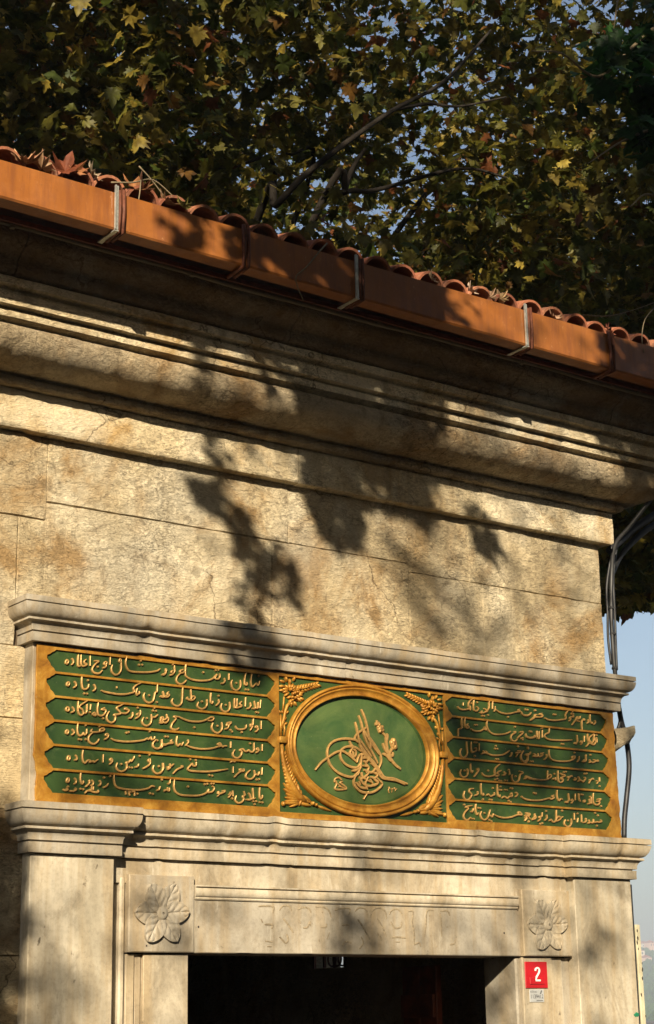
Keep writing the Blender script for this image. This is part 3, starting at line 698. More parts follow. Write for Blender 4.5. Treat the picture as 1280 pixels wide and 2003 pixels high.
# recessed green fields
for h in holes[:12]:
    P = np.array(h); n_ = len(P)
    V = [(p[0], -.0985, p[1]) for p in P * 1.0]; c = P.mean(0)
    obj('green_field', V, [tuple(range(n_))], M['green'], pan)
m = MB(); m.box(MX0 + .001, MX1 - .001, -.092, -.090, MZ0 + .001, MZ1 - .001)
obj('medallion_ground', [(MX0, -.0975, MZ0), (MX1, -.0975, MZ0), (MX1, -.0975, MZ1), (MX0, -.0975, MZ1)], [(0, 1, 2, 3)], M['green'], pan)
# oval ring + dish
OX, OZ, OA, OB = .031, 3.0745, .538, .3745
rp = [(0, .094), (.001, .116), (.010, .121), (.016, .116), (.019, .109), (.023, .115), (.027, .119), (.031, .117), (.036, .1125), (.048, .109), (.058, .112), (.064, .1155), (.068, .114), (.070, .086)]
rp = [(s_, (w - .110) * 1.35 + .116) if w > .095 else (s_, w) for s_, w in rp]
n = 120; V = []; F = []
for i in range(n):
    a = 2 * math.pi * i / n
    for s_, w in rp: V.append((OX + (OA - s_) * math.cos(a) - .012 * s_ / .07, -w, OZ + (OB - s_) * math.sin(a)))
k = len(rp)
for i in range(n):
    for j in range(k - 1):
        a = i * k + j; b = ((i + 1) % n) * k + j; F.append((a, b, b + 1, a + 1)[::-1])
obj('oval_gilt_ring', V, F, M['gold'], pan, smooth=True)
def dishw(x, z):
    r2 = ((x - .019) / .475) ** 2 + ((z - OZ) / .312) ** 2
    return .094 + .032 * (1 - np.clip(r2, 0, 1.1))
V = [(.019, -dishw(.019, OZ), OZ)]; F = []; n = 72
for i in range(1, 13):
    for k in range(n):
        a = 2 * math.pi * k / n; x = .019 + .478 * i / 12 * math.cos(a); z = OZ + .314 * i / 12 * math.sin(a); V.append((x, -dishw(x, z), z))
for k in range(n): F.append((0, 1 + k, 1 + (k + 1) % n))
for i in range(11):
    for k in range(n): a = 1 + i * n + k; b = 1 + i * n + (k + 1) % n; F.append((a, a + n, b + n, b))
obj('green_dish', V, F, M['green_dish'], pan, smooth=True)

# ---- lettering: strokes of a reed pen, carved proud of the ground
def ribbon(mb, pts, wbase, wtop, hw=.0042, thin=.58, taper=True, wf=None):
    """pts in (X,Z); nib held so that horizontal strokes are broad and uprights slim"""
    P = np.array(spline(pts, 5)) if len(pts) > 2 else np.array(pts, float)
    if len(P) < 2: return
    d = np.gradient(P, axis=0); L_ = np.linalg.norm(d, axis=1); L_[L_ == 0] = 1; d /= L_[:, None]
    nrm = np.stack([-d[:, 1], d[:, 0]], -1); ang = np.arctan2(d[:, 1], d[:, 0])
    k = hw * (thin + (1 - thin) * np.abs(np.cos(ang - R(-25))))
    if taper:
        t = np.linspace(0, 1, len(P)); k = k * np.clip(.65 + 3.0 * np.minimum(t, 1 - t), 0, 1)
    jit = random.uniform(0, .0006); n = len(P); V = []
    for i in range(n):
        a = P[i] + nrm[i] * k[i]; b = P[i] - nrm[i] * k[i]
        o0 = 0 if wf is None else wf(P[i][0], P[i][1])
        for q, w in ((a, wbase), (a, wtop - .0018 + jit), (P[i], wtop + jit), (b, wtop - .0018 + jit), (b, wbase)): V.append((q[0], -(w + o0), q[1]))
    F = []
    for i in range(n - 1):
        for j in range(4): a = i * 5 + j; F.append((a, a + 1, a + 6, a + 5))
    F += [(0, 4, 3, 2, 1), tuple((n - 1) * 5 + q for q in (0, 1, 2, 3, 4))]
    mb.add(V, F)
def dot(mb, p, wbase, wtop, r=.0068, wf=None):
    o0 = 0 if wf is None else wf(*p); w1 = wtop + random.uniform(0, .0006)
    V = [(p[0] + r * 1.05, 0, p[1] + r * .1), (p[0] + .1 * r, 0, p[1] + r), (p[0] - r * 1.05, 0, p[1] - r * .1), (p[0] - .1 * r, 0, p[1] - r)]
    V = [(v[0], -(wbase + o0), v[2]) for v in V] + [(p[0] + (v[0] - p[0]) * .8, -(w1 + o0), p[1] + (v[2] - p[1]) * .8) for v in V]
    mb.add(V, [(4, 5, 6, 7)] + [(i, (i + 1) % 4, 4 + (i + 1) % 4, 4 + i) for i in range(4)])
TXT = {
 ('A', 80, 1260, 5.12): [
 "262,150 280,170 272,192 255,190 254,170 268,152;315,140 328,160 330,185 310,208;380,105 376,160 378,215 400,218;408,105 408,192 425,218 455,210 465,200 445,190 440,170 460,150;500,115 498,215;540,165 585,170 560,190 530,225 520,255 540,285 590,290 622,260;575,225;650,172 665,185 655,205 640,200 640,185 655,172;660,190 655,225 625,237;700,130 697,205;808,150 795,150 790,170 808,180;808,150 810,240 790,290 750,305 720,280 712,240 722,205;792,122;818,120;865,120 855,190 875,250 910,272 1000,280 1100,278 1170,265 1200,245;1005,165;988,205;1020,205;1255,240 1262,260 1250,290 1215,305",
 "275,375 290,390 283,412 268,410 266,390 278,376;340,370 355,390 358,415 330,437;415,325 415,390 425,440 450,450 478,432 485,400;478,360;440,492;468,495;535,400 550,425 550,450 525,470;610,462 640,475 700,488 780,500 850,500 900,490 940,475 933,440 960,410 1005,388;765,420 768,440;972,440 960,480 968,515;955,495 975,500 992,490 990,470;1045,485 1035,520 1050,565 1085,585 1125,570 1140,530 1150,485 1170,470 1172,400;1090,510;1168,580;1205,515 1240,525 1228,470;1240,525 1262,515 1280,500",
 "265,625 285,640 282,665 262,662 258,642 270,628;318,625 335,650 335,670 305,685;380,570 378,665 400,708 430,695 425,660 392,622 475,562;430,690 462,680 468,600;505,600 500,655;497,680;515,705 540,685 555,712 520,705;580,585 572,650 580,705 610,715 640,700 655,660 615,652 645,635;628,742;690,670 665,720 675,765 710,785 745,765 752,725 738,705 770,702 805,690 765,640 790,620 855,587;805,690 860,690 888,662 845,645 870,640;925,680 925,710 910,735 885,740;975,635;1002,660 1003,690 990,718 950,747;985,690 968,700 978,712;1035,730 1020,770 1035,805 1070,815 1105,790 1115,740 1112,700;1068,740;1112,735 1132,730 1150,728 1178,705;1140,638;1128,664;1158,668;1265,700 1268,735 1240,760;1228,725 1208,735 1212,752 1230,745;1228,725 1232,760 1195,785"],
 ('B', 310, 1280, 5.12): [
 "75,150 80,178 65,200 40,205;148,100;165,110 168,165 150,195 115,210;155,160 135,170 140,185;275,100 272,165 235,185 220,165 252,150;228,185 195,220 185,260 205,290 240,295 270,275 285,255;280,95 275,190 290,225 340,250 420,262 500,258 550,240 575,215 592,200 572,240 610,242 622,215 618,190;455,178;577,157;605,155;665,235 672,265 655,285 632,290;712,190 710,255;745,255 735,290 750,340 785,358 820,335 830,295 825,255;785,285;878,190 868,260 872,300 895,300 890,275;878,350;905,353;940,190 932,280 945,322 970,305 985,290 1005,308 1020,265;1012,215",
 "20,420 60,425 48,370;60,425 95,425 115,405 93,392 110,372;150,440 140,470 160,505 200,515 235,490 245,430 248,330;330,350 332,445 290,442 300,425;300,455 350,455 372,430 350,418 332,440;405,475 395,510 410,535 445,545 480,525 492,490 490,450;442,470;530,385 528,470 545,490 550,465;608,450 612,480 580,515;608,413;640,490 632,530 650,565 685,572 715,550 722,510 718,475;680,505;768,440 765,500 770,537;792,440 790,510 778,530 805,530 840,515 820,495 840,468;878,430 875,520;925,480 930,510 915,535 890,542;945,540 975,535 965,465;975,530 1000,535 1003,478;985,578;1005,582;1030,455 1022,537",
 "100,625 105,655 85,680 55,682;45,645 25,655 30,672 48,662;45,645 50,680 15,685;205,625 160,620 180,645 145,690 132,730 150,750 190,750 210,735;205,622 240,640 310,665 380,672 440,668 490,650 530,628 558,635 545,660 500,662;367,730;550,685 540,730 560,770 600,785 635,760 645,720 640,678;597,715;690,685 735,680 712,705;712,705 690,700 692,718;712,705 700,735 670,747;728,755;742,772;775,715 795,745 840,750 880,735 885,705;840,778;955,645 950,705 928,700 930,722 948,715 925,762;990,712 978,728 998,735;998,715 1000,755 975,777;1035,665 1033,747"],
 ('C', 80, 1410, 5.12): ["", "", "",
 "265,85 280,105 275,125 258,122 256,100 268,87;318,80 335,105 335,122 312,142;375,20 372,100 385,142 415,142 432,120 440,138 462,125 465,80;452,43;385,183;408,187;455,184;520,80 508,105 550,112 600,105 640,92 630,74 600,82 590,105;530,112 490,150 482,190 500,220 540,230 575,205 588,180;590,55;665,125 652,140 670,150;665,125 682,145 670,168 640,187;710,175 740,192 820,205 900,207 980,200 1040,190 1070,175 1085,183 1110,162 1112,185 1140,178 1145,155;862,118;885,112;1095,104;1160,185 1130,220 1130,255 1155,275 1195,270 1215,235 1218,185;1218,240 1250,240 1280,225;1172,195",
 "282,345 296,362 290,387 272,383 274,360 284,347;350,340 365,362 365,385 340,392;428,290 422,350 430,405 450,420 475,395 500,400 490,412 530,402 540,412 578,385;632,335 628,415;712,372 698,385 705,400 720,395;712,372 722,405 690,437;770,420 760,460 780,495 820,505 860,480 868,440 860,415 885,415 905,390 912,405 935,375 942,352;812,432;890,465;918,468;985,430 975,455 945,462;995,350;1100,378 1082,392 1092,410 1105,400;1100,378 1098,430 1060,460 1025,478;1092,338;1135,445 1128,485 1150,520 1185,525 1220,500 1230,460 1225,420;1185,455;1268,455 1280,490",
 "270,570 288,582 283,610 265,608 265,585 272,572;342,570 358,595 355,620 335,632;405,520 402,590 415,627 432,618 430,598;402,680;430,685;490,590 490,625 450,662;515,590 530,615 525,640 500,647;590,595 605,615 600,640 580,647;640,567;682,625 665,650 630,667;700,553;738,530 742,610 765,660 830,680 920,690 1000,690 1080,675 1115,652 1145,658;1100,725;1128,731;1215,585;1200,655 1190,685 1165,697;1240,692 1275,690 1275,665;855,703 858,737;880,710 900,712 888,722 897,747;915,710 942,708 944,750;972,729;225,685 250,695 275,688 262,672;290,700 320,702 360,688 345,672;330,712 342,697;278,658;445,725 470,700 500,695 495,680;500,700 540,712 580,712 578,690;515,652 517,690;532,656 532,690"],
 ('D', 310, 1430, 5.12): ["", "", "",
 "0,172 40,160 45,125 35,88;45,130 80,132 110,122 150,118 130,100 142,85;75,53;100,55;192,50 185,115 200,147 222,128 238,140 255,108;300,85 305,112 275,147;280,140 330,160 400,175 480,178 550,170 600,155 628,148 600,130 625,123 645,155 665,148 690,148;730,105 728,167;770,185 750,225 765,260 800,268 830,245 840,205 820,188 850,180 870,200 895,200 910,190 930,207 960,195 962,115;925,123;1000,165 988,180 1003,190;1000,165 1010,195 980,217;1045,130 1043,197",
 "0,425 30,415 55,375 55,320;10,350;120,325 130,350 160,328;130,350 105,360 112,375 125,362 95,388;235,345 250,355 225,367 190,385 150,427;385,310 380,345 352,345 345,325 325,345 300,375 320,395 400,403 500,405 600,395 700,380;325,283;380,290;515,440;545,446;755,355 752,417;725,312 745,300 775,306;860,375 862,397 830,400 820,382 845,385;835,400 800,425 765,462;925,390 885,430 885,465 920,480 955,465 972,430 965,390;975,430 1005,437 1015,405;990,485;1015,481;1045,365 1040,437",
 "15,565 8,592;40,487;60,602 85,588 112,597 115,568;108,525;125,480 120,520;165,485 162,560 180,610 230,638 310,645 400,645 460,630 500,605 510,582 500,610 545,605 565,570 545,550;470,531;495,527;535,525;558,526;303,555;645,600 672,598 662,615;662,612 620,625 605,608 600,628;622,625 595,655;722,610 735,628 705,667;720,625 708,640;750,595 752,652;745,674;785,645 775,690 800,718 840,710 860,680 850,652 872,640 862,600;880,685 930,682 922,640 908,618;950,570 955,665 930,682;955,682 975,668;955,702;985,702;970,732;1020,565 1018,645 1028,677 1045,665 1048,640;1020,711;1048,713"],
 ('E', 860, 1350, 6.737): [
 "245,210 265,240 310,255 360,252 400,240 390,200 400,150 460,95;318,165 318,200;425,172;400,240 415,258 410,205;458,130 455,220 465,265 500,270 520,240 495,217;505,160;535,292 565,300 562,270;575,300 610,287 640,272 592,240;610,287 650,250 660,210 660,140;570,335;597,339;650,326;705,140 703,247;740,210 742,250 725,282;745,255 800,290 870,308 940,305 1000,290 1040,282 1070,278 1045,262 1065,248;912,352;1085,280 1100,315 1150,330 1200,315 1215,292;1140,255;1166,258;1275,330 1250,355 1200,397;1265,265",
 "255,603 258,515 300,490 297,360;290,495 312,488;342,360 340,450 360,495 397,488 370,460 387,440;425,505 440,525 490,540 550,535 590,512 622,520 608,490 592,490;475,457;499,455;635,400 630,450 650,520 700,570 780,583 860,575 910,560 945,540;985,545 1012,553 960,590 950,630 970,665 1010,668 1035,640;1003,483;1060,552 1108,548 1098,572 1065,600 1035,632;1085,635;1105,652;1105,630;1145,570 1152,602 1190,622 1250,615 1265,590;1195,540;1218,545",
 "365,675 370,760 375,830 350,875 310,885 285,850 280,805 297,768;425,680 425,770 438,817 465,808 492,795 488,760 470,775;470,686;496,688;475,867;530,700 527,802;580,795 595,822 558,837;595,822 642,832 612,802;625,830 700,855 770,858 840,850 890,825 932,793;752,733;740,770;770,772;755,907;782,909;960,815 955,850 935,877;1040,800 1075,805 1050,828;1045,828 1020,822 1028,842;1040,835 1015,882;1045,740;1115,798 1080,860 1090,915 1130,935 1165,910 1172,862 1150,842 1180,850 1210,813;1175,755;1240,872 1272,862 1262,838"],
 ('F', 1020, 1370, 6.737): [
 "10,155 30,190 80,200 128,180;60,118;90,122;280,170 245,180 290,197 265,217 190,215 185,190 215,187;190,215 165,237 120,264;195,130;315,230 360,252 440,262 520,255 592,240 590,190 610,150 645,110;435,183;459,186;692,190 695,215 665,215 650,225 635,240;655,225 655,250 635,274;680,150;668,178;692,178;785,205 775,237 735,240 742,218 762,225;735,240 705,280 675,325;745,267 775,277;825,240 842,255 810,262 805,300 808,382;885,250 895,278 873,302;912,185 915,262 935,302 947,283;975,260 985,290 963,317",
 "65,455 80,485 130,495 185,482 187,455;120,410;143,413;212,400 215,482;240,405 242,495 215,495;283,390 282,487;268,368 292,363;375,365 372,420 330,440 315,470 340,500 400,518 500,525 600,525 675,520;540,572;563,575;742,455 747,545 708,560 735,572;800,530 788,548 806,555;805,532 808,560 790,582;838,465 836,547;880,440 885,510 898,562 858,612;965,440 900,498 935,560 962,520 965,450;900,560 960,582 988,548 975,510 1000,497 1002,550;998,458",
 "22,672 5,740 25,800 60,820 92,790 90,740 68,712 130,702;98,635;133,802;160,804;160,740 182,722 170,697;182,740 222,735 228,702 242,742 292,715 268,700 302,688;340,705 342,745 308,782;372,650 378,720 400,770 460,795 560,803 640,795 700,770 715,740 678,742 690,772;710,688;770,735 768,775 740,810;858,715 860,792 828,800 835,778;812,802 832,812;905,780 917,802 903,822;917,802 950,817 985,797 958,780;985,797 1022,800 1008,783;920,717"],
 ('G', 860, 1480, 6.737): ["", "", "",
 "295,170 280,215 300,260 340,268 375,240 382,190 375,155;338,183;418,90 420,175 435,207 447,183;500,160 522,163 522,185 500,170;522,185 500,217 460,267;565,210 590,245 650,260 710,250 737,235 735,190 745,150 805,95;650,183;735,235 757,257 792,242 770,212 822,180;745,302;770,290;796,316;823,318;835,245 872,237 860,195;872,237 888,213;870,310;896,315;930,190 930,242;922,173;1060,190 1107,210 1070,240 1060,290 1040,325 1000,335 970,310 960,260 972,233;1012,258;1140,260 1147,282 1122,292;1150,265 1200,290 1280,303",
 "455,420 410,425 400,460 430,500 415,540 375,570 340,555 325,510 337,453;510,455 512,492 468,512;553,350 555,430 565,492 587,507 585,478;582,562;625,512 650,495 682,522 710,507 732,500 728,468;712,413;670,565;696,569;768,365 772,450 780,512 802,525 802,498;812,395;795,437;823,439;828,547 860,525 902,547 932,522 962,522 960,480 938,500;870,436;896,438;945,415;969,418;920,580;946,596;1010,470 1037,495 1008,532;1085,520 1120,550 1200,572 1280,577;1255,480;1276,486",
 "437,643 350,660 387,680 345,730 325,780 345,825 385,830 417,798;335,632;455,680 440,722 418,722;430,815;461,819;485,625 482,700 500,762 517,738;520,675;546,679;560,720 545,765 570,820 610,830 645,800 660,750 675,698;600,742;670,770 702,792 715,748;665,835;693,851;718,760 780,790 860,805 950,795 1020,770 1052,762 1092,765 1070,735 1045,732 1052,762;1180,745 1202,760 1170,790;1130,772 1152,782 1150,800 1135,795;1150,800 1130,847;1150,757 1192,748;1185,852;1262,750 1260,792 1223,830"],
 ('H', 1020, 1500, 6.4): ["", "", "",
 "60,110 72,132 43,152;75,115 140,145 220,160 300,160 360,140 382,110 360,97 335,122;335,45 335,152;398,157 415,143 437,162 437,130;422,87;465,45 468,130 480,187 512,190 532,160 500,142 552,112 540,93;500,85;521,96;540,65;566,62;645,122 630,112 607,132 590,122 592,140;607,132 588,172;677,133 692,150 677,167 668,148;720,120 737,160 718,182;732,165 760,172 780,187 802,165 812,142 795,130;800,85;826,82;912,160 900,145 872,165 860,158;872,165 853,207;985,130 987,182;965,182 948,172;967,185 953,212;990,241",
 "10,375 60,405 140,418 230,418 300,405 352,392 382,402 417,385 390,367 417,353;165,325;191,328;455,290 455,370 477,422 500,400 522,407;598,330 602,422 558,437 592,447;645,400 635,418 655,420 633,457;682,335 682,417;725,330 732,400 747,432;755,345;776,348;797,410 807,430 790,437 787,415;855,400 867,450 838,462;865,452 882,452 880,380;870,374;908,330 905,420 925,467 970,472 987,440 950,430;958,405 1002,403 970,432;1008,491",
 "10,595 -10,600;60,575 102,588 75,612;57,620 77,640 53,672;85,600 117,652;100,686;180,600 187,640 138,662;270,570 262,620 228,625 247,650 213,682;245,713;271,705;325,600 327,640 298,672;320,553;355,677 380,660 402,687 432,680 445,640 445,540;440,680 482,662 502,640 470,620 448,650;502,640 527,622;520,547;555,660 545,710 575,745 615,740 637,700 632,648;592,672;670,575 672,662;715,640 708,692;712,584;760,595 762,692;815,640 815,682 783,697;850,660 862,697 838,702;862,692 902,697 912,658 917,692 960,687 977,692 1012,682 998,663;968,607;955,737;933,577"],
}
lines = {}
for (nm, ox, oy, sc), rows in TXT.items():
    for r, s in enumerate(rows):
        if not s: continue
        side = 'l' if nm in 'ABCD' else 'r'
        lines.setdefault((side, r), []).append((ox, oy, sc, s))
for (side, r), grp in sorted(lines.items()):
    mb = MB()
    for ox, oy, sc, s in grp:
        for st in s.split(';'):
            P = [tuple(float(v) for v in q.split(',')) for q in st.split()]
            P = [at(ox + a / sc, oy + b / sc, PW) for a, b in P]
            if len(P) == 1: dot(mb, P[0], .098, .1095)
            else: ribbon(mb, P, .098, .1105, hw=.0049)
    mb.build('gilt_lettering', M['goldtext'], pan)
def strokes(name, ox, oy, sc, S, w, hw, mat, wf, h=.010, thin=.6, parent=None, cap=True):
    mb = MB()
    for st in S.split(';'):
        P = [tuple(float(v) for v in q.split(',')) for q in st.split()]
        P = [at(ox + a / sc, oy + b / sc, w) for a, b in P]
        if len(P) == 1: dot(mb, P[0], -.002, h * .8, hw * 1.2, wf)
        else: ribbon(mb, P, -.003, h, hw, thin, cap, wf)
    return mb.build(name, mat, parent or pan)
TUG = ("605,150 618,215 628,290 645,370 680,440 740,510;640,90 660,160 676,250 700,330 735,400 770,460 800,520;668,35 690,100 708,180 720,270 732,335 735,410;"
 "708,195 680,215 640,240 605,275 597,305 625,335;716,280 740,310 790,385 825,450 832,510 812,565;675,215 700,270 760,370 815,445;"
 "625,330 590,310 520,300 440,310 385,345 360,400 362,470 390,540 450,600 530,635 590,638 625,600 650,560;"
 "650,415 600,380 540,370 495,385 470,420 475,475 510,525 570,555 620,555 645,520;575,587 620,577 655,550;"
 "260,577 310,510 370,462 430,422 480,410 520,430 565,465 615,512;548,320 560,350 575,378 562,405 552,430 578,462 602,450 602,412 580,395;575,410 580,450;615,508 625,470 645,435;"
 "640,350 700,440 770,520 830,600 870,645 950,655 1020,680 1085,700;655,400 720,480 790,570 840,645 900,660 980,672 1060,705;625,290 660,340 700,400 740,460;"
 "640,600 605,640 597,690 620,735 670,772 740,780 800,760 850,712 835,675;730,770 695,838;760,520 800,580 832,640;655,430 652,500 645,560 625,625;"
 "655,450 668,440 682,455 670,475 655,462;672,480 695,470 712,490 695,510 675,500;690,525 720,560 700,605;740,520 780,560 750,600 700,590;680,580 720,602 690,640 650,660;"
 "640,640 680,700 740,722 800,700;760,600 802,620 780,650 740,640;720,640 700,700 720,752;615,690 660,732 720,742;770,660 812,690 770,722;740,660 765,702;660,540 705,548;800,650 842,692;660,600 670,640 700,660;710,670 760,690;640,680 655,710")
wf_d = lambda x, z: float(dishw(x, z))
strokes('monogram', 560, 1380, 4.571, TUG, .112, .0068, M['goldtext'], wf_d, .013, .62)
strokes('monogram_signature', 560, 1380, 4.571, "432,687 435,657 465,645 492,667;440,670 452,700 440,740 470,752 537,745 520,720 480,690 502,680;460,700 500,732;470,722 522,737", .112, .0050, M['goldtext'], wf_d, .009)
strokes('monogram_date', 560, 1380, 4.571, "912,735 924,730 917,755 926,782;938,738 947,752 957,738;950,750 950,777;985,742 970,735 972,748 986,745 978,765;994,745", .112, .0030, M['goldtext'], wf_d, .006)
strokes('flower_stem', 560, 1380, 4.571, "1015,570 960,530 920,480 895,430 882,340 877,280 850,250;900,440 925,400 940,380;895,430 870,400 848,340;905,445 935,450 940,420;920,500 880,450 845,435;882,330 892,275 880,260;800,175 803,135;792,180 790,155;812,175 820,150", .112, .0085, M['goldtext'], wf_d, .012, .8)
def pdome(mb, X_, Y_, ox, oy, sc, rx, rz, h, dip=0):
    x, z = at(ox + X_ / sc, oy + Y_ / sc, .112); dome(mb, x, z, rx, rz, wf_d(x, z) - .001, h, 12, 4, dip)
mb = MB()
for a, b, r in ((832, 212, .024), (815, 195, .012), (850, 225, .012), (825, 235, .012), (848, 195, .012), (822, 175, .010)): pdome(mb, a, b, 560, 1380, 4.571, r, r, .016 + random.uniform(0, .004))
for a, b, r in ((948, 345, .026), (948, 320, .017), (960, 370, .018), (930, 335, .014), (962, 330, .012), (952, 350, .012)): pdome(mb, a, b, 560, 1380, 4.571, r, r * 1.15, .017 + random.uniform(0, .005))
mb.build('flower_blossoms', M['goldtext'], pan, smooth=True)

# gilded leaves in the corners of the medallion
def gpetal(mb, p0, p1, wd, h, base=.0975):
    p0 = np.array(p0); p1 = np.array(p1); d = p1 - p0; L_ = np.linalg.norm(d); d /= L_; nn = np.array([-d[1], d[0]]); V = []; F = []
    nu, nv = 7, 6
    for i in range(nu + 1):
        u = i / nu; k = wd * .5 * (math.sin(math.pi * (u * .86 + .10)) ** .8)
        for j in range(nv + 1):
            v = j / nv * 2 - 1; q = p0 + d * L_ * u + nn * v * k
            hh = base + h * (1 - abs(v) ** 1.6) * (.55 + .45 * math.sin(math.pi * u)) - (.25 * h * math.exp(-(v / .22) ** 2))
            if j in (0, nv): hh = base - .001
            V.append((q[0], -hh, q[1]))
    for i in range(nu):
        for j in range(nv): a = i * (nv + 1) + j; F.append((a + 1, a + nv + 2, a + nv + 1, a))
    mb.add(V, F)
def cp(ox, oy, sc): return lambda x, y: at(ox + x / sc, oy + y / sc, .112)
U, Lw = cp(540, 1310, 9.14), cp(540, 1440, 9.14)
MIR = .076
def corner(mir):
    fl = (lambda p: (MIR - p[0], p[1])) if mir else (lambda p: p)
    up_, lo = MB(), MB()
    def gp(mb, f, x0, y0, x1, y1, w_, h=.022): gpetal(mb, fl(f(x0, y0)), fl(f(x1, y1)), w_, h + random.uniform(0, .004))
    # upper spray: long leaf to the right, cluster of petals, stem
    for k in range(9):
        t = k / 8; bx, by = 330 + 400 * t, 370 - 110 * t
        gp(up_, U, bx, by, bx + 50, by - 95 + 45 * t, .017, .016); gp(up_, U, bx + 10, by + 5, bx + 95, by + 60 - 30 * t, .018, .018)
    gp(up_, U, 660, 290, 780, 255, .017, .016); gp(up_, U, 300, 380, 700, 275, .014, .026)
    for x, y, a in ((260, 350, 90), (250, 350, 130), (240, 360, 165), (235, 380, 190), (250, 400, 220), (280, 340, 65), (300, 350, 45), (330, 200, 80), (180, 220, 160), (170, 290, 180), (175, 360, 185), (215, 210, 110), (270, 260, 95)):
        ca = R(a); gp(up_, U, x, y, x + 105 * math.cos(ca), y - 105 * math.sin(ca), .020, .020)
    for x, y, a in ((300, 470, 200), (320, 480, 260), (350, 470, 300), (370, 450, 330), (400, 440, 350), (420, 430, 20), (430, 500, 340), (300, 520, 240), (290, 560, 270), (330, 560, 300), (400, 500, 315)):
        ca = R(a); gp(up_, U, x, y, x + 95 * math.cos(ca), y - 95 * math.sin(ca), .020, .020)
    for x, y in ((262, 355), (330, 420), (345, 500), (300, 430), (420, 330), (290, 490), (380, 400)):
        q = fl(U(x, y)); dome(up_, q[0], q[1], .0085, .0095, .112, .014, 10, 4)
    for P_, r_ in (([(290, 560), (220, 640), (185, 740), (160, 880), (110, 1060)], .0095), ([(165, 480), (155, 600), (140, 760)], .0055), ([(100, 800), (105, 1000), (108, 1190)], .0075), ([(160, 960), (175, 1060), (160, 1180)], .006)):
        up_.tube([(fl(U(*p))[0], -.102, fl(U(*p))[1]) for p in P_], r_, 6)
    for x, y, a in ((160, 780, 130), (200, 780, 50), (170, 900, 60), (170, 980, 40), (110, 780, 120)):
        ca = R(a); gp(up_, U, x, y, x + 70 * math.cos(ca), y - 70 * math.sin(ca), .015, .012)
    # strap
    q0 = fl(Lw(50, 0)); q1 = fl(Lw(200, 130)); up_.box(min(q0[0], q1[0]), max(q0[0], q1[0]), -.124, -.098, min(q0[1], q1[1]), max(q0[1], q1[1]), .003)
    # lower acanthus: ribs fanning from the bell at right towards the strap
    lo.tube([(fl(Lw(*p))[0], -.1015, fl(Lw(*p))[1]) for p in ((120, 140), (135, 330), (180, 560), (240, 760), (330, 940), (430, 1080), (540, 1170))], [.011, .012, .014, .018, .022, .022, .016], 8)
    for k in range(12):
        t = k / 11; bx = 120 + 200 * t ** 1.3; by = 330 + 640 * t; L2 = 50 + 110 * t
        gp(lo, Lw, bx + 30, by + 20, bx + 30 - L2 * .75, by - 20 + 40 * t, .018 + .008 * t, .016)
        gp(lo, Lw, bx + 50, by + 20, bx + 70 + 30 * t, by - 70 - 40 * t, .017 + .008 * t, .016)
    for x0, y0, x1, y1, w_ in ((420, 1100, 150, 830, .030), (420, 1110, 150, 930, .028), (420, 1120, 190, 1020, .026), (420, 1130, 170, 1090, .024), (440, 1160, 170, 1160, .026), (430, 1190, 110, 1200, .022), (430, 1200, 260, 1260, .020),
                               (430, 1080, 320, 800, .028), (440, 1070, 400, 850, .026), (450, 1080, 460, 960, .024), (440, 1050, 640, 1160, .030), (430, 1120, 640, 1180, .030), (440, 1190, 640, 1240, .028), (430, 1240, 470, 1110, .020)):
        gp(lo, Lw, x0, y0, x1, y1, w_, .020)
    q = fl(Lw(140, 1205)); dome(lo, q[0], q[1], .012, .014, .106, .014, 10, 4)
    for x, y, r_ in ((668, 1200, .012), (725, 1225, .010)): q = fl(Lw(x, y)); dome(lo, q[0], q[1], r_, r_, .104, .018, 10, 4)
    gp(lo, Lw, 735, 1235, 1010, 1335, .020, .018)
    up_.build('gilt_leaf_spray', M['gold'], pan, smooth=True); lo.build('gilt_acanthus_leaf', M['gold'], pan, smooth=True)
corner(False); corner(True)

# ghost marks of removed letters on the lintel (ESPRESSOLAB)
GH = ("75,212 110,210 160,215 158,250;90,285 100,305;110,315 155,318 150,340;115,410 155,415;125,440 150,440;195,235 215,210 250,212 265,240;215,280 240,310 275,362;195,385 230,420 245,400 235,370;"
      "300,230 330,218 360,225 375,248;305,290 315,310;330,335 355,330 368,300 372,325;400,215 440,215 475,235 490,275;440,245;430,330 460,330 462,310;420,400 422,415;480,360 465,400;"
      "510,235 540,225 595,225 590,260;550,320 590,318 588,340;550,440 570,415 605,420;625,240 650,220 685,230 700,275;640,285 670,330 708,400;650,455 672,420 660,385;"
      "712,275 725,235 760,220 795,240 805,285;750,280 780,330 803,385;750,365 775,400 765,430;820,260 835,235 870,230 897,262;828,300 850,335 885,330 888,300;832,390 870,388 915,392;855,415 880,415;"
      "928,240 955,242 950,300 962,370 960,430;960,430 990,420 1000,440;1020,385 1028,320 1035,240 1070,235;1050,265;1055,380;1110,250 1115,300 1118,385;1110,240 1150,238 1165,265;1150,330;1165,430 1190,425 1195,400;1090,440")
mb = MB()
for st in GH.split(';'):
    P = [tuple(float(v) for v in q.split(',')) for q in st.split()]
    P = [at(480 + a / 2.909, 1700 + b / 2.909, .05) for a, b in P]
    if len(P) == 1: dot(mb, P[0], .0485, .0515, .006)
    else: ribbon(mb, P, .0485, .0520, .0058, .8)
mb.build('ghost_lettering', M['ghost'], lint, kind='stuff')
for x, y in ((389, 1813), (987, 1825), (285, 1850)):
    a, b = at(x, y, .052); m = MB(); dome(m, a, b, .006, .007, .0515 if x != 285 else .063, .002, 8, 2); m.build('nail_hole', M['chip'], lint)

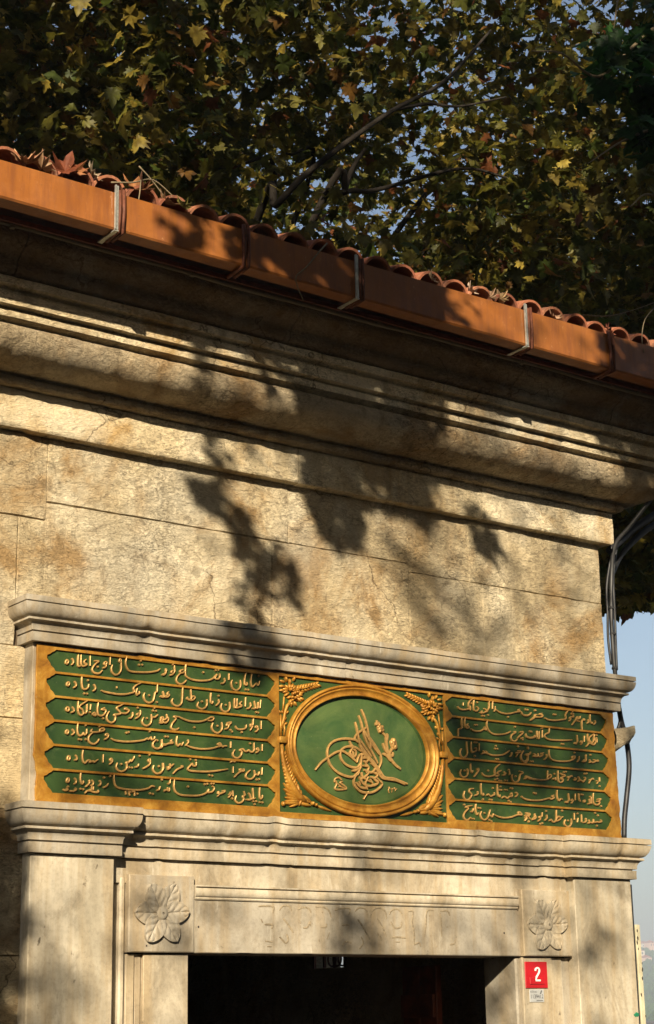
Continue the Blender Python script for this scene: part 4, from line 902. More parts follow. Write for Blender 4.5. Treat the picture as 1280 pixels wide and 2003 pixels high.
# ------------------------------------------------------------------ number plate and label
x0, zt = at(1027, 1881, .045); x1, zb_ = at(1073, 1933, .045)
pl = empty('house_number_plate', (x0, -.036, zb_), 'red enamel house number plate with white 2 on the right jamb', 'number plate')
m = MB(); m.box(x0, x1, -.0445, -.0365, zb_, zt, .003); m.build('plate', M['red'], pl)
m = MB(); m.box(x0 + .03, x1 - .03, -.0495, -.0448, zb_ + .022, zb_ + .062, .0022); m.build('raised_band', M['red'], pl)
cx_, cz_ = (x0 + x1) / 2 + .006, (zt + zb_) / 2 + .004
mb = MB(); P2 = [(-.016, .019), (-.013, .030), (0, .036), (.013, .030), (.015, .017), (.008, .004), (-.004, -.010), (-.014, -.024), (-.0165, -.0355), (-.006, -.0355), (.017, -.0355)]
Pf = spline(P2[:9], 4)
ribbon(mb, [(cx_ + a, cz_ + b) for a, b in P2[:9]], .0444, .0512, .0052, 1.0, False)
ribbon(mb, [(cx_ - .0195, cz_ - .0355), (cx_ + .019, cz_ - .0355)], .0444, .0516, .0052, 1.0, False)
mb.build('number_two', M['white'], pl)
for dx_, dz in ((.01, .01), (.01, None), (None, .01)):
    xx = x0 + .01 if dx_ else x1 - .01; zz = zt - .01
    m = MB(); dome(m, xx, zz if dz else zb_ + .01, .003, .003, .0445, .001, 8, 2); m.build('rivet', M['rust'], pl)
lx0, lzt = at(1036, 1934.5, .040); lx1, lzb = at(1065, 1960, .040)
lb = empty('survey_label', (lx0, -.036, lzb), 'small grey label reading 1139412 beneath the red number plate', 'label')
m = MB(); m.box(lx0, lx1, -.0405, -.0365, lzb, lzt - .002, .001); m.build('label_plate', M['label'], lb)
def text(name, s, x, z, h, w, sx, parent, mat):
    cu = bpy.data.curves.new(name, 'FONT'); cu.body = s; cu.size = 1; cu.extrude = .0; cu.align_x = 'LEFT'
    t = bpy.data.objects.new('tmp', cu); C.objects.link(t); dg = bpy.context.evaluated_depsgraph_get(); me = bpy.data.meshes.new_from_object(t.evaluated_get(dg)); bpy.data.objects.remove(t)
    V = np.array([v.co[:] for v in me.vertices]); F = [tuple(p.vertices) for p in me.polygons]
    V = V - V.min(0); sc = h / V[:, 1].max(); wsc = sx / V[:, 0].max()
    return obj(name, np.stack([x + V[:, 0] * wsc, np.full(len(V), -w), z + V[:, 1] * sc], -1), F, mat, parent)
lw, lh = lx1 - lx0, lzt - lzb
text('label_digits', '1139412', lx0 + lw * .08, lzb + lh * .28, lh * .30, .0414, lw * .86, lb, M['ink'])
text('label_heading', 'KOTA.NO', lx0 + lw * .06, lzb + lh * .70, lh * .16, .0414, lw * .44, lb, M['ink'])
text('label_footer', 'ISKI-00.1.14', lx0 + lw * .42, lzb + lh * .08, lh * .10, .0414, lw * .5, lb, M['ink']) if False else None
m = MB(); q = lx0 + lw * .72
for k in range(3): m.box(q + k * .004, q + k * .004 + .010, -.0416 - k * .0001, -.0408, lzb + lh * (.64 + .09 * k), lzb + lh * (.70 + .09 * k))
for k in range(9): m.box(lx0 + lw * (.46 + .052 * k), lx0 + lw * (.49 + .052 * k), -.0414, -.0408, lzb + lh * .09, lzb + lh * .15)
m.build('label_emblem', M['ink'], lb)

# ------------------------------------------------------------------ cables at the corner
def cable(label, pix, r, mat, name='cable', grp=None, n=8):
    P = []
    for x, y, w in pix: a, b = at(x, y, w); P.append((a, -w, b))
    m = MB(); m.tube(spline(P, 6), r, n)
    return m.build(name, mat, None, smooth=True, label=label, cat='cable')
c1 = cable('grey conduit running down the right corner of the building', [(1280, 968, .25), (1232, 1030, .12), (1204, 1066, .02), (1197, 1120, -.03), (1196, 1200, -.03), (1199, 1260, -.03), (1203, 1312, -.035), (1209, 1362, -.04), (1212, 1392, -.04)], .0145, M['greycable'])
cable('thin black cable looping beside the grey conduit at the corner', [(1204, 1066, -.04), (1194, 1100, -.06), (1187, 1150, -.06), (1189, 1200, -.06), (1190, 1250, -.06), (1196, 1300, -.06)], .0085, M['black'])
cable('slim grey cable strapped behind the corner conduit', [(1206, 1075, -.09), (1200, 1130, -.09), (1203, 1200, -.09), (1205, 1260, -.09), (1207, 1310, -.09)], .008, M['greycable'])
cable('black cable hanging past the end of the green panel to the lower cornice', [(1211, 1385, -.04), (1216, 1412, -.05), (1226, 1450, -.05), (1231, 1500, -.05), (1226, 1560, -.05), (1222, 1600, -.05), (1221, 1640, -.05)], .017, M['black'])
cable('short grey cable branching left behind the green panel edge', [(1213, 1388, -.045), (1213, 1412, -.05), (1206, 1435, -.06), (1200, 1455, -.08)], .011, M['greycable'])
cable('thick black pipe sloping up under the cornice, upper one of two', [(1192, 1078, -.10), (1215, 1056, -.10), (1245, 1030, -.08), (1285, 1004, -.05), (1400, 930, 0.0), (1600, 800, .1)], .028, M['black'])
cable('thick black pipe sloping up under the cornice, lower one of two', [(1196, 1125, -.2), (1212, 1090, -.2), (1240, 1058, -.18), (1285, 1022, -.15), (1400, 950, -.1), (1600, 830, .0)], .022, M['black'])
for x, y, w in ((1198, 1078, -.02), (1196, 1190, -.03), (1199, 1240, -.03), (1203, 1308, -.035)):
    a, b = at(x, y, w); m = MB(); m.tube([(a - .002, -w, b - .006), (a + .002, -w, b + .006)], .021, 8); m.build('cable_tie', M['black'], c1)

# ------------------------------------------------------------------ leaves
def leaf_template():
    """palmate plane leaf, base at the origin, pointing +Y, unit length"""
    half = [(0.0, 0.0), (.10, .02), (.30, -.10), (.24, .10), (.52, .12), (.36, .25), (.60, .50), (.38, .46), (.34, .58), (.20, .60), (.17, .78), (.0, 1.0)]
    P = half + [(-x, y) for x, y in half[-2:0:-1]]
    V = [(0.0, .30, 0.0)]; 
    for x, y in P:
        z = -.10 * abs(x) ** 1.3 - .10 * (y - .3) ** 2 + (.03 if abs(x) < .3 else -.05)
        V.append((x, y, z))
    n = len(P); F = [(0, 1 + i, 1 + (i + 1) % n) for i in range(n)]
    # petiole
    k = len(V); V += [(.010, .02, .0), (-.010, .02, .0), (-.008, -.42, -.06), (.008, -.42, -.06)]; F.append((k, k + 1, k + 2, k + 3))
    return np.array(V), F
LV, LF = leaf_template()
TRI = np.array([(f[0], f[1], f[2]) for f in LF[:-1]] + [(LF[-1][0], LF[-1][1], LF[-1][2]), (LF[-1][0], LF[-1][2], LF[-1][3])])
PAL_PLANE = np.array([(.075, .080, .014), (.12, .11, .018), (.17, .135, .022), (.24, .18, .03), (.055, .075, .014), (.15, .075, .016), (.34, .26, .05), (.17, .06, .022)])
PAL_P = np.array([.26, .25, .17, .09, .13, .05, .02, .03])
def rand_rot(n, droop=.6, rg=rng):
    yaw = rg.uniform(0, 2 * np.pi, n); tilt = rg.normal(-droop, .45, n); rl = rg.normal(0, .55, n)
    cy_, sy_ = np.cos(yaw), np.sin(yaw); ct, st = np.cos(tilt), np.sin(tilt); cr, sr = np.cos(rl), np.sin(rl)
    Rz = np.zeros((n, 3, 3)); Rz[:, 0, 0] = cy_; Rz[:, 0, 1] = -sy_; Rz[:, 1, 0] = sy_; Rz[:, 1, 1] = cy_; Rz[:, 2, 2] = 1
    Rx = np.zeros((n, 3, 3)); Rx[:, 0, 0] = 1; Rx[:, 1, 1] = ct; Rx[:, 1, 2] = -st; Rx[:, 2, 1] = st; Rx[:, 2, 2] = ct
    Ry = np.zeros((n, 3, 3)); Ry[:, 0, 0] = cr; Ry[:, 0, 2] = sr; Ry[:, 1, 1] = 1; Ry[:, 2, 0] = -sr; Ry[:, 2, 2] = cr
    return Rz @ Rx @ Ry
def leaf_mesh(name, P, size, col, droop=.6, rg=rng, curl=0.0):
    n = len(P); Rm = rand_rot(n, droop, rg); T = LV.copy()[None].repeat(n, 0)
    bend = rg.normal(0, .28, n)[:, None]; T[:, :, 2] += bend * (T[:, :, 1] ** 2) + rg.normal(0, .22, n)[:, None] * np.abs(T[:, :, 0]) + rg.normal(0, .03, T.shape[:2])
    T[:, :, 0] *= rg.uniform(.8, 1.15, n)[:, None]
    V = np.einsum('nij,nkj->nki', Rm, T * size[:, None, None]) + P[:, None, :]
    k = LV.shape[0]; Fi = (TRI[None] + (np.arange(n) * k)[:, None, None]).reshape(-1, 3)
    me = bpy.data.meshes.new(name); me.vertices.add(n * k); me.vertices.foreach_set('co', V.reshape(-1))
    nf = len(Fi); me.loops.add(nf * 3); me.loops.foreach_set('vertex_index', Fi.reshape(-1).astype(np.int32))
    me.polygons.add(nf); me.polygons.foreach_set('loop_start', np.arange(0, nf * 3, 3, dtype=np.int32)); me.update(calc_edges=True)
    at_ = me.attributes.new('leafcol', 'FLOAT_COLOR', 'POINT')
    cc = np.ones((n, k, 4), np.float32); cc[:, :, :3] = col[:, None, :]
    cc[:, 1:, :3] *= rg.uniform(.75, 1.2, (n, k - 1, 1)); at_.data.foreach_set('color', cc.reshape(-1))
    return me
def leaf_cols(n, pal=PAL_PLANE, pp=PAL_P, rg=rng):
    c = pal[rg.choice(len(pal), n, p=pp / pp.sum())] * rg.uniform(.8, 1.6, (n, 1)); return c
def put(name, me, mat, parent=None, **k):
    me.materials.append(mat); o = bpy.data.objects.new(name, me); C.objects.link(o)
    if parent is not None: o.parent = parent; o.location = -WL[parent.name]
    WL[o.name] = Vector((0, 0, 0)); return tag(o, **k)
def single_leaf(p, s, c, parent, mat, rot=None, rg=rng, name='leaf'):
    me = leaf_mesh(name, np.zeros((1, 3)), np.array([s]), np.array([c]), rg=rg); me.materials.append(mat)
    o = bpy.data.objects.new(name, me); C.objects.link(o)
    if parent is not None: o.parent = parent; o.location = Vector(p) - WL[parent.name]
    else: o.location = p
    if rot: o.rotation_euler = rot
    WL[o.name] = Vector(p); return o

def limb(mb, pts, r0, r1, n=8): 
    P = spline(pts, 6); mb.tube(P, [r0 + (r1 - r0) * (i / (len(P) - 1)) ** .8 for i in range(len(P))], n)
def px3(x, y, w): a, b = at(x, y, w); return (a, -w, b)

# crown behind the roof: scattered leaves on many twigs, thinned where sky shows
def depth_of(P): return (P - CAM) @ FWD
def pix(P):
    d = P - CAM; z = d @ FWD; return 640 + F_PX * (d @ RT) / z, 1001.5 - F_PX * (d @ UP) / z
def crown_points(n, xr, yr, zr_):
    P = np.stack([rng.uniform(*xr, n), rng.uniform(*yr, n), rng.uniform(*zr_, n)], -1)
    d = fbm(P[:, 0], P[:, 1], P[:, 2], .75, 3) * .7 + fbm(P[:, 0], P[:, 1], P[:, 2], 2.3, 2) * .45
    x, z, y = P[:, 0], P[:, 2], P[:, 1]
    keep = d > rng.uniform(-.55, .05, n)
    under = 4.75 + .35 * fbm(x, y, 3.0, .5, 3) + .10 * (y - 2) + np.clip(3.2 - x, 0, 4) * .45
    dist = np.hypot(x - CAM[0], y - CAM[1])
    under = np.where(x > 2.2, np.maximum(under, 1.6 + dist * (.226 + .010 * fbm(x, y, z, 1.6, 3))), under)
    keep &= z > under
    # thin patch of the crown through which the sky shows (a real gap between two limbs)
    gx, gz = at(655, 380, -5.0)
    keep &= ~((np.abs(x - gx - (y - 5) * .72) < 1.2) & (np.abs(z - gz - (y - 5) * .36) < .60) & (rng.random(n) < .93))
    gx, gz = at(905, 255, -5.0)
    keep &= ~((np.abs(x - gx - (y - 5) * .72) < .7) & (np.abs(z - gz - (y - 5) * .36) < .40) & (rng.random(n) < .90))
    return P[keep]
P = crown_points(165000, (-5.5, 14), (2.2, 10.5), (4.6, 12.5))
trunks = np.array([(-3.4, 7.4), (2.0, 6.2), (8.2, 7.6)])
own = np.argmin(((P[:, None, :2] - trunks[None]) ** 2).sum(-1), 1)
tl = ['tall plane tree with yellowing leaves behind the left end of the roof', 'broad plane tree with a dark forked limb behind the middle of the roof', 'plane tree with hanging leaves beyond the right corner of the building']
for k in range(3):
    tx, ty = trunks[k]; tr = empty('plane_tree', (tx, ty, 0), tl[k], 'tree', 'plane trees behind the roof')
    m = MB(); limb(m, [(tx, ty, 0), (tx + .15, ty, 2.5), (tx + .1, ty + .1, 5.2)], .34, .24, 12); m.build('trunk', M['bark'], tr, smooth=True)
    m = MB()
    if k == 1:
        limb(m, [(tx + .1, ty + .1, 5.0), px3(500, 440, -3.2), px3(540, 402, -2.7), px3(600, 340, -2.4), px3(690, 270, -2.2), px3(770, 215, -2.1), px3(870, 158, -2.1), px3(960, 60, -2.3)], .040, .012, 10)
        limb(m, [px3(775, 213, -2.1), px3(840, 203, -2.1), px3(900, 208, -2.0), px3(990, 190, -2.0)], .018, .008, 6)
        limb(m, [(tx + .1, ty + .1, 5.0), px3(620, 415, -3.0), px3(680, 375, -2.8), px3(735, 372, -2.7), px3(900, 330, -2.6), px3(1000, 350, -2.5)], .04, .010, 8)
        limb(m, [px3(672, 378, -2.8), px3(690, 330, -2.8), px3(715, 290, -2.7)], .03, .016, 6)
        for q in ((560, 300), (430, 330), (1090, 250), (1150, 420)): limb(m, [(tx + .1, ty + .1, 5.1), px3((640 + q[0]) / 2, (430 + q[1]) / 2, -6), px3(*q, -5.5)], .05, .012, 6)
    else:
        for j in range(7):
            a = j * .9 + k; L_ = 3.2; limb(m, [(tx + .1, ty + .1, 4.6 + .08 * j), (tx + 1.0 * math.cos(a), ty + 1.0 * math.sin(a), 5.8 + .25 * j), (tx + L_ * math.cos(a), ty + L_ * math.sin(a), 6.6 + .5 * j)], .11, .02, 8)
    if k == 2:
        for q in ((1180, 560, -4), (1230, 1120, -3.6), (1290, 1160, -3.4), (1085, 500, -4)): limb(m, [(tx, ty, 5.0), px3(1500, 700, -5), px3(*q)], .06, .008, 6)
    m.build('limb', M['bark'], tr, smooth=True)
    Q = P[own == k]; Q = Q[np.argsort(depth_of(Q))]; x_, y_ = pix(Q)
    vis = (x_ > -60) & (x_ < 1340) & (y_ > -80) & (y_ < 720)
    near = np.where(vis)[0][:280]; rest = np.setdiff1d(np.arange(len(Q)), near)
    sz = rng.uniform(.095, .19, len(Q)); cc = leaf_cols(len(Q))
    put('leaves', leaf_mesh('leaves', Q[rest], sz[rest], cc[rest]), M['leaf'], tr, kind='stuff')
    for i in near: single_leaf(tuple(Q[i]), sz[i] * 1.05, cc[i], tr, M['leaf'])
# twigs running through the crown
# green leafy branch nearer the camera, upper right
gt = empty('green_leafed_tree', (7.6, 1.6, 0), 'young tree with dark green leaves hanging in at the upper right', 'tree')
m = MB(); limb(m, [(7.6, 1.6, 0), (7.5, 1.7, 3.5), (7.1, 1.6, 7.5)], .14, .07, 10); m.build('trunk', M['bark'], gt, smooth=True)
m = MB()
brs = [[(1420, 60), (1300, 50), (1240, 90), (1170, 150), (1100, 105), (1040, 100)], [(1420, 260), (1330, 200), (1290, 190), (1230, 155)], [(1440, 330), (1300, 260), (1230, 270), (1150, 320)], [(1440, 480), (1330, 420), (1270, 380), (1232, 405)], [(1420, 640), (1330, 600), (1285, 590)], [(1400, 0), (1300, -40), (1220, -20), (1200, 60)]]
gp_ = []
for b_ in brs:
    W_ = [px3(x, y, -.9) for x, y in b_]; limb(m, [(7.3, 1.65, 6.2)] + W_, .035, .004, 5)
    S = spline(W_, 8); gp_ += [np.array(s) + rng.normal(0, .10, 3) for s in S for _ in range(4)]
m.build('twigs', M['twig'], gt, smooth=True)
gp_ = np.array(gp_); xg_, yg_ = pix(gp_); gp_ = gp_[(xg_ > 1150 + rng.uniform(-20, 60, len(gp_)))]
gsz = rng.uniform(.14, .24, len(gp_)); PALG = np.array([(.018, .060, .012), (.028, .085, .014), (.012, .042, .012), (.06, .10, .016)]); gc = leaf_cols(len(gp_), PALG, np.array([.35, .3, .25, .1]))
for p, s, c in zip(gp_[:260], gsz, gc): single_leaf(tuple(p), s, c, gt, M['leaf'])

# shade tree on the street side: its boughs throw the dappled shade on the facade
def sunplane(x, y, w):
    """photo pixel on a surface w proud of the wall -> where its sun ray meets the wall plane"""
    a, b = at(x, y, w); return a + w * math.tan(SUN_AZ), b - w * math.tan(SUN_EL) / math.cos(SUN_AZ)
SH = [  # (polygon in the photograph, proudness, density of the shade)
 ([(575, 640), (880, 700), (870, 790), (830, 900), (700, 860), (585, 820), (570, 700)], .38, .97),
 ([(372, 650), (398, 650), (402, 770), (380, 770)], .38, .7), ([(450, 690), (480, 700), (500, 800), (470, 800)], .38, .45), ([(530, 700), (580, 700), (585, 810), (545, 810)], .38, .55),
 ([(1150, 780), (1300, 800), (1300, 980), (1230, 960)], .38, .55), ([(860, 780), (1000, 800), (1010, 900), (880, 880)], .38, .30),
 ([(588, 880), (700, 910), (720, 1010), (700, 1070), (640, 1065), (600, 990)], .02, .95), ([(700, 900), (740, 920), (830, 960), (800, 1010), (720, 1000)], .04, .45),
 ([(405, 860), (445, 870), (440, 900), (410, 895)], .07, .7), ([(362, 930), (430, 925), (455, 965), (500, 1045), (470, 1062), (425, 1020), (385, 985)], 0, .92),
 ([(465, 1065), (535, 1055), (560, 1100), (592, 1185), (560, 1190), (520, 1150), (500, 1225), (470, 1230), (462, 1190), (485, 1130)], 0, .80),
 ([(448, 1190), (535, 1215), (540, 1310), (500, 1330), (445, 1260)], .15, .88),
 ([(905, 1000), (955, 1020), (985, 1095), (960, 1100), (925, 1060)], 0, .75), ([(640, 1070), (760, 1100), (800, 1190), (860, 1260), (960, 1300), (950, 1200), (820, 1080), (760, 1040)], 0, .50),
 ([(820, 1150), (1000, 1200), (1010, 1300), (840, 1270)], .05, .40), ([(800, 990), (880, 1010), (900, 1100), (860, 1110)], 0, .35),
 ([(860, 1360), (1120, 1395), (1150, 1470), (1130, 1560), (950, 1540), (870, 1500)], .11, .55), ([(1130, 1260), (1240, 1290), (1250, 1420), (1150, 1400)], .15, .55),
 ([(-200, 1540), (45, 1570), (45, 1640), (42, 2050), (-200, 2050)], .0, .97), ([(85, 1440), (200, 1450), (330, 1560), (90, 1570)], .11, .25),
 ([(50, 1730), (105, 1720), (130, 1800), (165, 1920), (185, 2040), (50, 2040)], .09, .55), ([(180, 1750), (195, 1750), (205, 1850), (190, 1850)], .09, .5),
 ([(245, 1760), (400, 1700), (430, 1800), (330, 1870), (250, 1870)], .06, .25), ([(650, 1750), (740, 1760), (755, 1880), (650, 1880)], .05, .6),
 ([(700, 1600), (830, 1610), (860, 1660), (700, 1650)], .08, .4), ([(1140, 1850), (1200, 1850), (1215, 1960), (1150, 1960)], .09, .3), ([(960, 1770), (1060, 1760), (1120, 1860), (1000, 1870)], .06, .25),
 
 # gutter
 ([(318, 370), (345, 380), (350, 470), (325, 470)], .86, .7), ([(358, 400), (400, 400), (415, 500), (375, 490)], .86, .85), ([(452, 440), (880, 560), (860, 680), (700, 650), (560, 600), (455, 520)], .86, .93), ([(865, 560), (925, 590), (905, 640), (870, 640)], .86, .7), ([(1175, 660), (1500, 700), (1500, 900), (1180, 740)], .86, .9)]
SH.append(([(380, 380), (470, 415), (700, 465), (800, 515), (790, 560), (450, 455)], .80, .93))
polys = [(np.array([sunplane(x, y, w) for x, y in pl_]), dn) for pl_, w, dn in SH]
def inside(px_, pz_, poly):
    c = np.zeros(len(px_), bool); n = len(poly)
    for i in range(n):
        x1_, z1_ = poly[i]; x2_, z2_ = poly[(i + 1) % n]
        cond = ((z1_ > pz_) != (z2_ > pz_)) & (px_ < (x2_ - x1_) * (pz_ - z1_) / (z2_ - z1_ + 1e-12) + x1_); c ^= cond
    return c
gutter_line = 5.43 - .82 * .58 + .10
def shade(x, z):
    d = np.full(len(x), .012)
    d = np.where(x > .6, .12, d); d = np.where((z < 3.5) & (d < .07), .07, d)
    jx, jz = x + .05 * fbm(x, z, 1.0, 5, 3), z + .05 * fbm(x, z, 9.0, 5, 3)
    for poly, dn in polys: d = np.maximum(d, np.where(inside(jx, jz, poly), dn, 0))
    d = np.where(z > 5.62, np.where(z > 6.6, .06, .9) + .42 * (fbm(x, z, 4.0, 1.2, 3) > -.02), d); d = np.minimum(d, .97)
    d = np.where((x < -2.9) | (x > 3.3) , .8, d)
    return d
N = 300000; X = rng.uniform(-7.5, 5.5, N); Z = rng.uniform(.4, 14.5, N); D_ = shade(X, Z)
tau = -np.log(np.clip(1 - D_, .02, 1)) / 3.9
keep = rng.random(N) < np.minimum(tau * 1.0, 1)
X, Z = X[keep], Z[keep]; T_ = np.where((Z > 5.9) & (rng.random(len(X)) < .45), rng.uniform(3.8, 8.2, len(X)), rng.uniform(8.2, 9.6, len(X)))
T_ = np.where((Z < 5.3) & (Z > 3.62), np.where(D_[keep] > .65, rng.uniform(5.6, 7.6, len(X)), rng.uniform(12, 17, len(X))), T_); T_ = np.where((Z < 3.62) & (Z > .5), np.where(D_[keep] > .65, rng.uniform(7, 9.5, len(X)), rng.uniform(12, 18, len(X))), T_)
S_ = np.array(SUNV); P = np.stack([X, np.zeros_like(X), Z], -1) + T_[:, None] * S_[None]
SHX, SHN = (X, Z), len(P)
st_ = empty('shade_tree', (-12.4, -5.2, 0), 'big plane tree on the street side whose boughs shade the facade', 'tree')
m = MB(); limb(m, [(-12.4, -5.2, 0), (-12.3, -5.3, 3.5), (-12.0, -5.4, 7.5)], .42, .30, 12); m.build('trunk', M['bark'], st_, smooth=True)
m = MB()
for j in range(6): limb(m, [(-12.0, -5.4, 6.6 + .35 * j), (-9.5, -6 - .3 * j, 9.8 + .6 * j), (-6 + .5 * j, -7.2 - .2 * j, 10.6 + .9 * j), (-1.5 + .4 * j, -8 - .2 * j, 10.8 + 1.2 * j)], .16, .03, 8)
m.build('limb', M['bark'], st_, smooth=True)
put('leaves', leaf_mesh('leaves', P, np.where(Z < 5.3, rng.uniform(.065, .115, len(P)), rng.uniform(.08, .13, len(P))), leaf_cols(len(P)), droop=.4), M['leaf'], st_, kind='stuff')
print('shade leaves', len(P))
# unseen trees across the street and high leaves, added to cut sky light
def corridor(X_, Z_): return (X_ > -3.2) & (X_ < 3.6) & (Z_ > .7) & (Z_ < 5.85)
n = 26000; X = rng.uniform(-26, 24, n); Z = rng.uniform(-13, 15, n); T_ = rng.uniform(18, 25, n)
Q = np.stack([X, np.zeros_like(X), Z], -1) + T_[:, None] * S_[None]
Q = Q[~corridor(X, Z) & (Q[:, 2] > .2) & ~((Z > 6.6) & (X > -8) & (X < 6) & (rng.random(n) < .93))]
tk = np.array([(-34, -15.5), (-24, -15), (-14, -15.5), (-4, -15), (6, -15.5)]); own = np.argmin((Q[:, None, 0] - tk[None, :, 0]) ** 2, 1)
for k, wd in enumerate(('leftmost of the row', 'second from the left of the row', 'middle of the row', 'second from the right of the row', 'rightmost of the row')):
    tx, ty = tk[k]; o = empty('sky_blocker_tree', (tx, ty, 0), 'unseen tree across the street, added to block sky light, ' + wd, 'tree', 'unseen trees added to block sky light')
    m = MB(); limb(m, [(tx, ty, 0), (tx + .2, ty, 3.4), (tx, ty + .1, 7)], .3, .15, 8); m.build('trunk', M['bark'], o, smooth=True)
    q = Q[own == k]; put('leaves', leaf_mesh('leaves', q, rng.uniform(.45, .75, len(q)), leaf_cols(len(q)) * .7), M['leaf'], o, kind='stuff')
n = 30000; X = rng.uniform(-15, 13, n); Y = rng.uniform(-14, -1.5, n); Z = np.maximum(8.0, 6.3 + .581 * -Y) + rng.uniform(0, 3, n)
Q = np.stack([X, Y, Z], -1); qx, qy = pix(Q); front = depth_of(Q) > 0
Q = Q[(rng.random(len(Q)) < .15) & ~(front & (qx > -250) & (qx < 1530) & (qy > -260))]
put('sky_blocker_leaves', leaf_mesh('sky_blocker_leaves', Q, rng.uniform(.30, .42, len(Q)), leaf_cols(len(Q)) * .8), M['leaf'], st_, kind='stuff')  # unseen overhead leaves, added to dim the sky light on the facade

# ------------------------------------------------------------------ dry leaves and twigs on the gutter
DRY = np.array([(.26, .10, .035), (.40, .22, .10), (.16, .045, .02)])
def dry(x, y, w, s, c, rot, label, curl=1.0, name='dry_leaf'):
    rg = np.random.default_rng(int(x * 7 + y)); T = LV.copy(); T = T[:-4]
    T[:, 2] += curl * 1.5 * (T[:, 0] ** 2) + .9 * curl * (T[:, 1] - .4) ** 2 + rg.normal(0, .035, len(T))
    F = [tuple(f) for f in LF[:-1]]; w += .04; a, b = at(x, y, w)
    me = bpy.data.meshes.new(name); me.from_pydata((T * s).tolist(), [], F); me.materials.append(M['dryleaf'])
    A = me.attributes.new('leafcol', 'FLOAT_COLOR', 'POINT'); col = np.ones((len(T), 4), np.float32); col[:, :3] = np.array(c) * rg.uniform(.7, 1.3, (len(T), 1)); A.data.foreach_set('color', col.reshape(-1))
    o = bpy.data.objects.new(name, me); C.objects.link(o); o.location = (a, -w, b); o.rotation_euler = [R(v) for v in rot]
    sm = o.modifiers.new('s', 'SOLIDIFY'); sm.thickness = .0015
    return tag(o, label, 'leaf')
dry(122, 345, .80, .135, (.17, .045, .018), (78, 20, -30), 'large curled red brown leaf standing up on the gutter rim', 1.3)
dry(150, 348, .79, .11, (.36, .15, .06), (70, -30, 30), 'light brown curled leaf leaning on the large red one', 1.4)
dry(95, 335, .77, .13, (.55, .36, .22), (30, 10, 60), 'pale dry leaf lying left of the large curled leaf')
dry(40, 318, .77, .15, (.52, .30, .17), (20, 12, -60), 'pale dry leaf inside the leftmost tile mouth')
dry(60, 322, .78, .12, (.45, .25, .14), (25, -20, 20), 'tan dry leaf beside the leftmost tile mouth')
dry(185, 352, .76, .11, (.6, .5, .38), (60, 0, 40), 'small whitish leaf in the tile mouth by the steel strap')
dry(262, 378, .76, .135, (.30, .13, .05), (45, 15, -20), 'brown leaf heaped behind the gutter right of the first strap', 1.1)
dry(285, 385, .75, .125, (.24, .10, .05), (60, -25, 60), 'dark brown leaf at the right of the gutter heap', 1.2)
dry(330, 400, .76, .11, (.26, .14, .07), (35, 20, 10), 'brown leaf on the shaded gutter edge past the heap')
dry(365, 412, .76, .09, (.20, .19, .05), (35, -10, 80), 'greenish leaf on the shaded gutter edge')
for x, y, c_ in ((848, 552, (.6, .45, .35)), (925, 575, (.65, .5, .4)), (965, 588, (.6, .42, .3)), (985, 592, (.5, .35, .2)), (1085, 625, (.5, .3, .2)), (1195, 655, (.3, .1, .06))):
    dry(x, y, .76, .09, c_, (55, 10, x % 90), {848: 'small pink leaf in the first sunlit tile mouth of the right stretch', 925: 'upright pale leaf in a tile mouth left of the centre strap', 965: 'pale leaf tip in the second tile mouth before the right strap', 985: 'tan leaf tip just left of the right steel strap', 1085: 'tan leaf scrap behind the right gutter length', 1195: 'red brown leaf by the rightmost brown bracket'}[x])
def twig(label, pix_, r):
    P = [px3(q[0], q[1], q[2] + .04) for q in pix_]; m = MB(); m.tube(spline(P, 4), [r * (1 - .5 * i / (len(P) * 4)) for i in range(len(spline(P, 4)))], 5); return m.build('twig', M['twig'], None, smooth=True, label=label, cat='twig')
twig('thin bare twig dangling over the shaded gutter front', [(640, 476, .80), (625, 492, .85), (600, 522, .87), (580, 540, .87), (582, 560, .86), (594, 588, .85)], .005)
twig('thin twig lying along the tiles from the left steel strap', [(218, 357, .80), (260, 357, .78), (300, 352, .74), (340, 385, .74), (360, 400, .72)], .005)
twig('short dark stalk hooked over the gutter right of the strap', [(276, 352, .79), (274, 375, .83), (272, 392, .835), (276, 405, .835)], .004)
twig('twig rising from the leaf heap into the tree', [(272, 325, .74), (295, 350, .74), (330, 395, .74)], .0045)
twig('long thin tendril trailing above the right end of the gutter', [(1140, 616, .5), (1190, 618, .5), (1240, 606, .45), (1285, 590, .4)], .0035)
twig('curved tendril hanging over the far right gutter', [(1282, 600, .6), (1262, 625, .7), (1256, 660, .8), (1260, 690, .83)], .004)

# ------------------------------------------------------------------ far hillside with houses, in haze
def hillz(az, r): 
    t = np.clip((r - 900) / 1500, 0, 1); t = t * t * (3 - 2 * t)
    return t * (84 + 22 * fbm(az * 9, 1.0, 2.0, 1, 3) + 9 * fbm(az * 40, r / 300, 5.0, 1, 3)) - 3
azs = np.radians(np.linspace(5, 85, 240)); rs = np.linspace(850, 3300, 40)
A_, R_ = np.meshgrid(azs, rs); Hh = hillz(A_, R_)
V = np.stack([CAM[0] + R_ * np.sin(A_), CAM[1] + R_ * np.cos(A_), Hh], -1).reshape(-1, 3); c = len(azs)
F = [(i * c + j, (i + 1) * c + j, (i + 1) * c + j + 1, i * c + j + 1) for i in range(len(rs) - 1) for j in range(c - 1)]
obj('hillside', V, F, M['hill'], smooth=True, kind='structure', label='hazy wooded hillside across the water')
hs = [random.uniform(0, 1) for _ in range(400)]; q = 0
HL = []
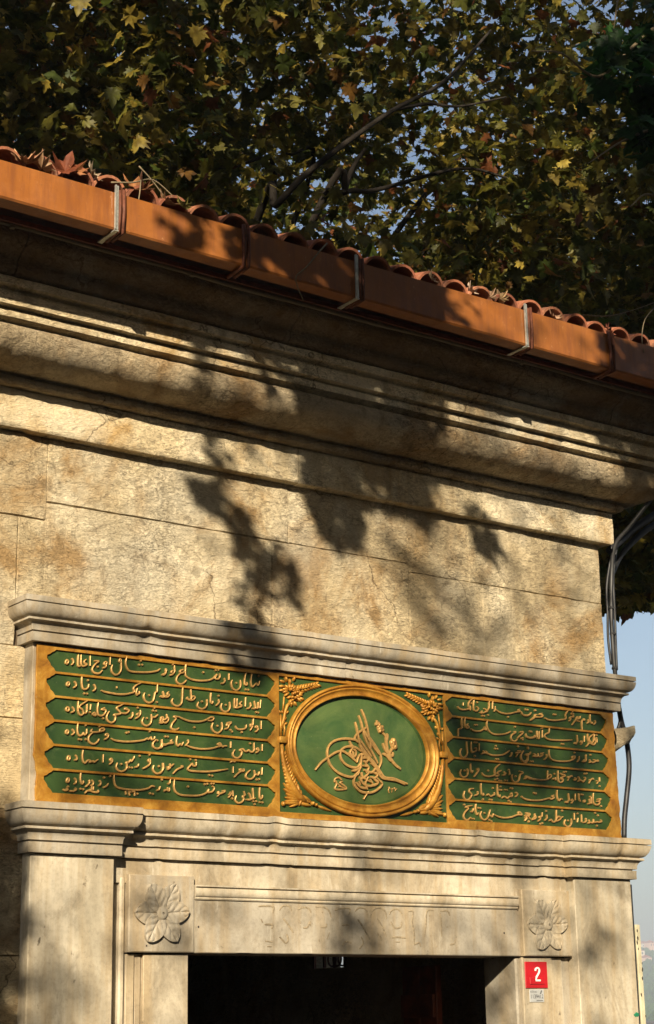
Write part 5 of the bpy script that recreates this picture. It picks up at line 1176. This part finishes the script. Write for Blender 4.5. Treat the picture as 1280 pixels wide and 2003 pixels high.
for k in range(26):
    az = R(random.uniform(45.4, 47.6)); r = random.uniform(1700, 2900); z = float(hillz(np.array(az), np.array(r)))
    s = random.uniform(7, 13); x, y = CAM[0] + r * math.sin(az), CAM[1] + r * math.cos(az)
    h = empty('hillside_house', (x, y, z - 3), 'tiny pale house with a red roof on the hazy hillside', 'house', 'houses on the far hillside')
    wm = M['house'] if random.random() < .65 else M['house2']; hh = random.uniform(6, 12)
    m = MB(); m.box(x - s / 2, x + s / 2, y - s / 2, y + s / 2, z - 3, z + hh); m.build('wall', wm, h)
    m = MB(); m.add([(x - s / 2 - .5, y - s / 2 - .5, z + hh), (x + s / 2 + .5, y - s / 2 - .5, z + hh), (x + s / 2 + .5, y + s / 2 + .5, z + hh), (x - s / 2 - .5, y + s / 2 + .5, z + hh), (x, y, z + hh + 2.6)], [(0, 1, 4), (1, 2, 4), (2, 3, 4), (3, 0, 4), (3, 2, 1, 0)]); m.build('roof', M['roof'], h)
    m = MB()
    for a in (-.25, .25): m.box(x + a * s - .8, x + a * s + .8, y - s / 2 - .12, y - s / 2 - .02, z + hh - 3.4, z + hh - 1.4)
    m.build('window', M['pane'], h)
mb = MB()
for k in range(1400):
    az = R(random.uniform(43, 52)); r = random.uniform(900, 1500) if k % 3 else random.uniform(1500, 2500); z = float(hillz(np.array(az), np.array(r))); s = random.uniform(3.5, 8)
    x, y = CAM[0] + r * math.sin(az), CAM[1] + r * math.cos(az)
    V = [(x, y, z + s * 1.2)] + [(x + s * .7 * math.cos(a) * random.uniform(.7, 1.2), y + s * .7 * math.sin(a) * random.uniform(.7, 1.2), z + s * random.uniform(.4, .8)) for a in np.linspace(0, 6.28, 7)[:-1]] + [(x + s * .5 * math.cos(a), y + s * .5 * math.sin(a), z - 2) for a in np.linspace(0, 6.28, 7)[:-1]]
    mb.add(V, [(0, 1 + i, 1 + (i + 1) % 6) for i in range(6)] + [(1 + i, 7 + i, 7 + (i + 1) % 6, 1 + (i + 1) % 6) for i in range(6)])
mb.build('hillside_trees', M['woods'], kind='stuff', label='green trees massed low on the hazy hillside')

# air
HAZE = True
if HAZE:
    hm = bpy.data.materials.new('air'); hm.use_nodes = True; t = hm.node_tree; t.nodes.remove(t.nodes['Principled BSDF'])
    pv = t.nodes.new('ShaderNodeVolumePrincipled'); pv.inputs['Color'].default_value = (.82, .90, 1.0, 1); pv.inputs['Density'].default_value = 0.0007; pv.inputs['Anisotropy'].default_value = 0.2
    t.links.new(pv.outputs[0], t.nodes['Material Output'].inputs['Volume'])
    m = MB(); m.box(-4200, 6200, -4200, 6200, -5, 118); m.build('haze', hm, kind='stuff', label='thin pale haze in the air')
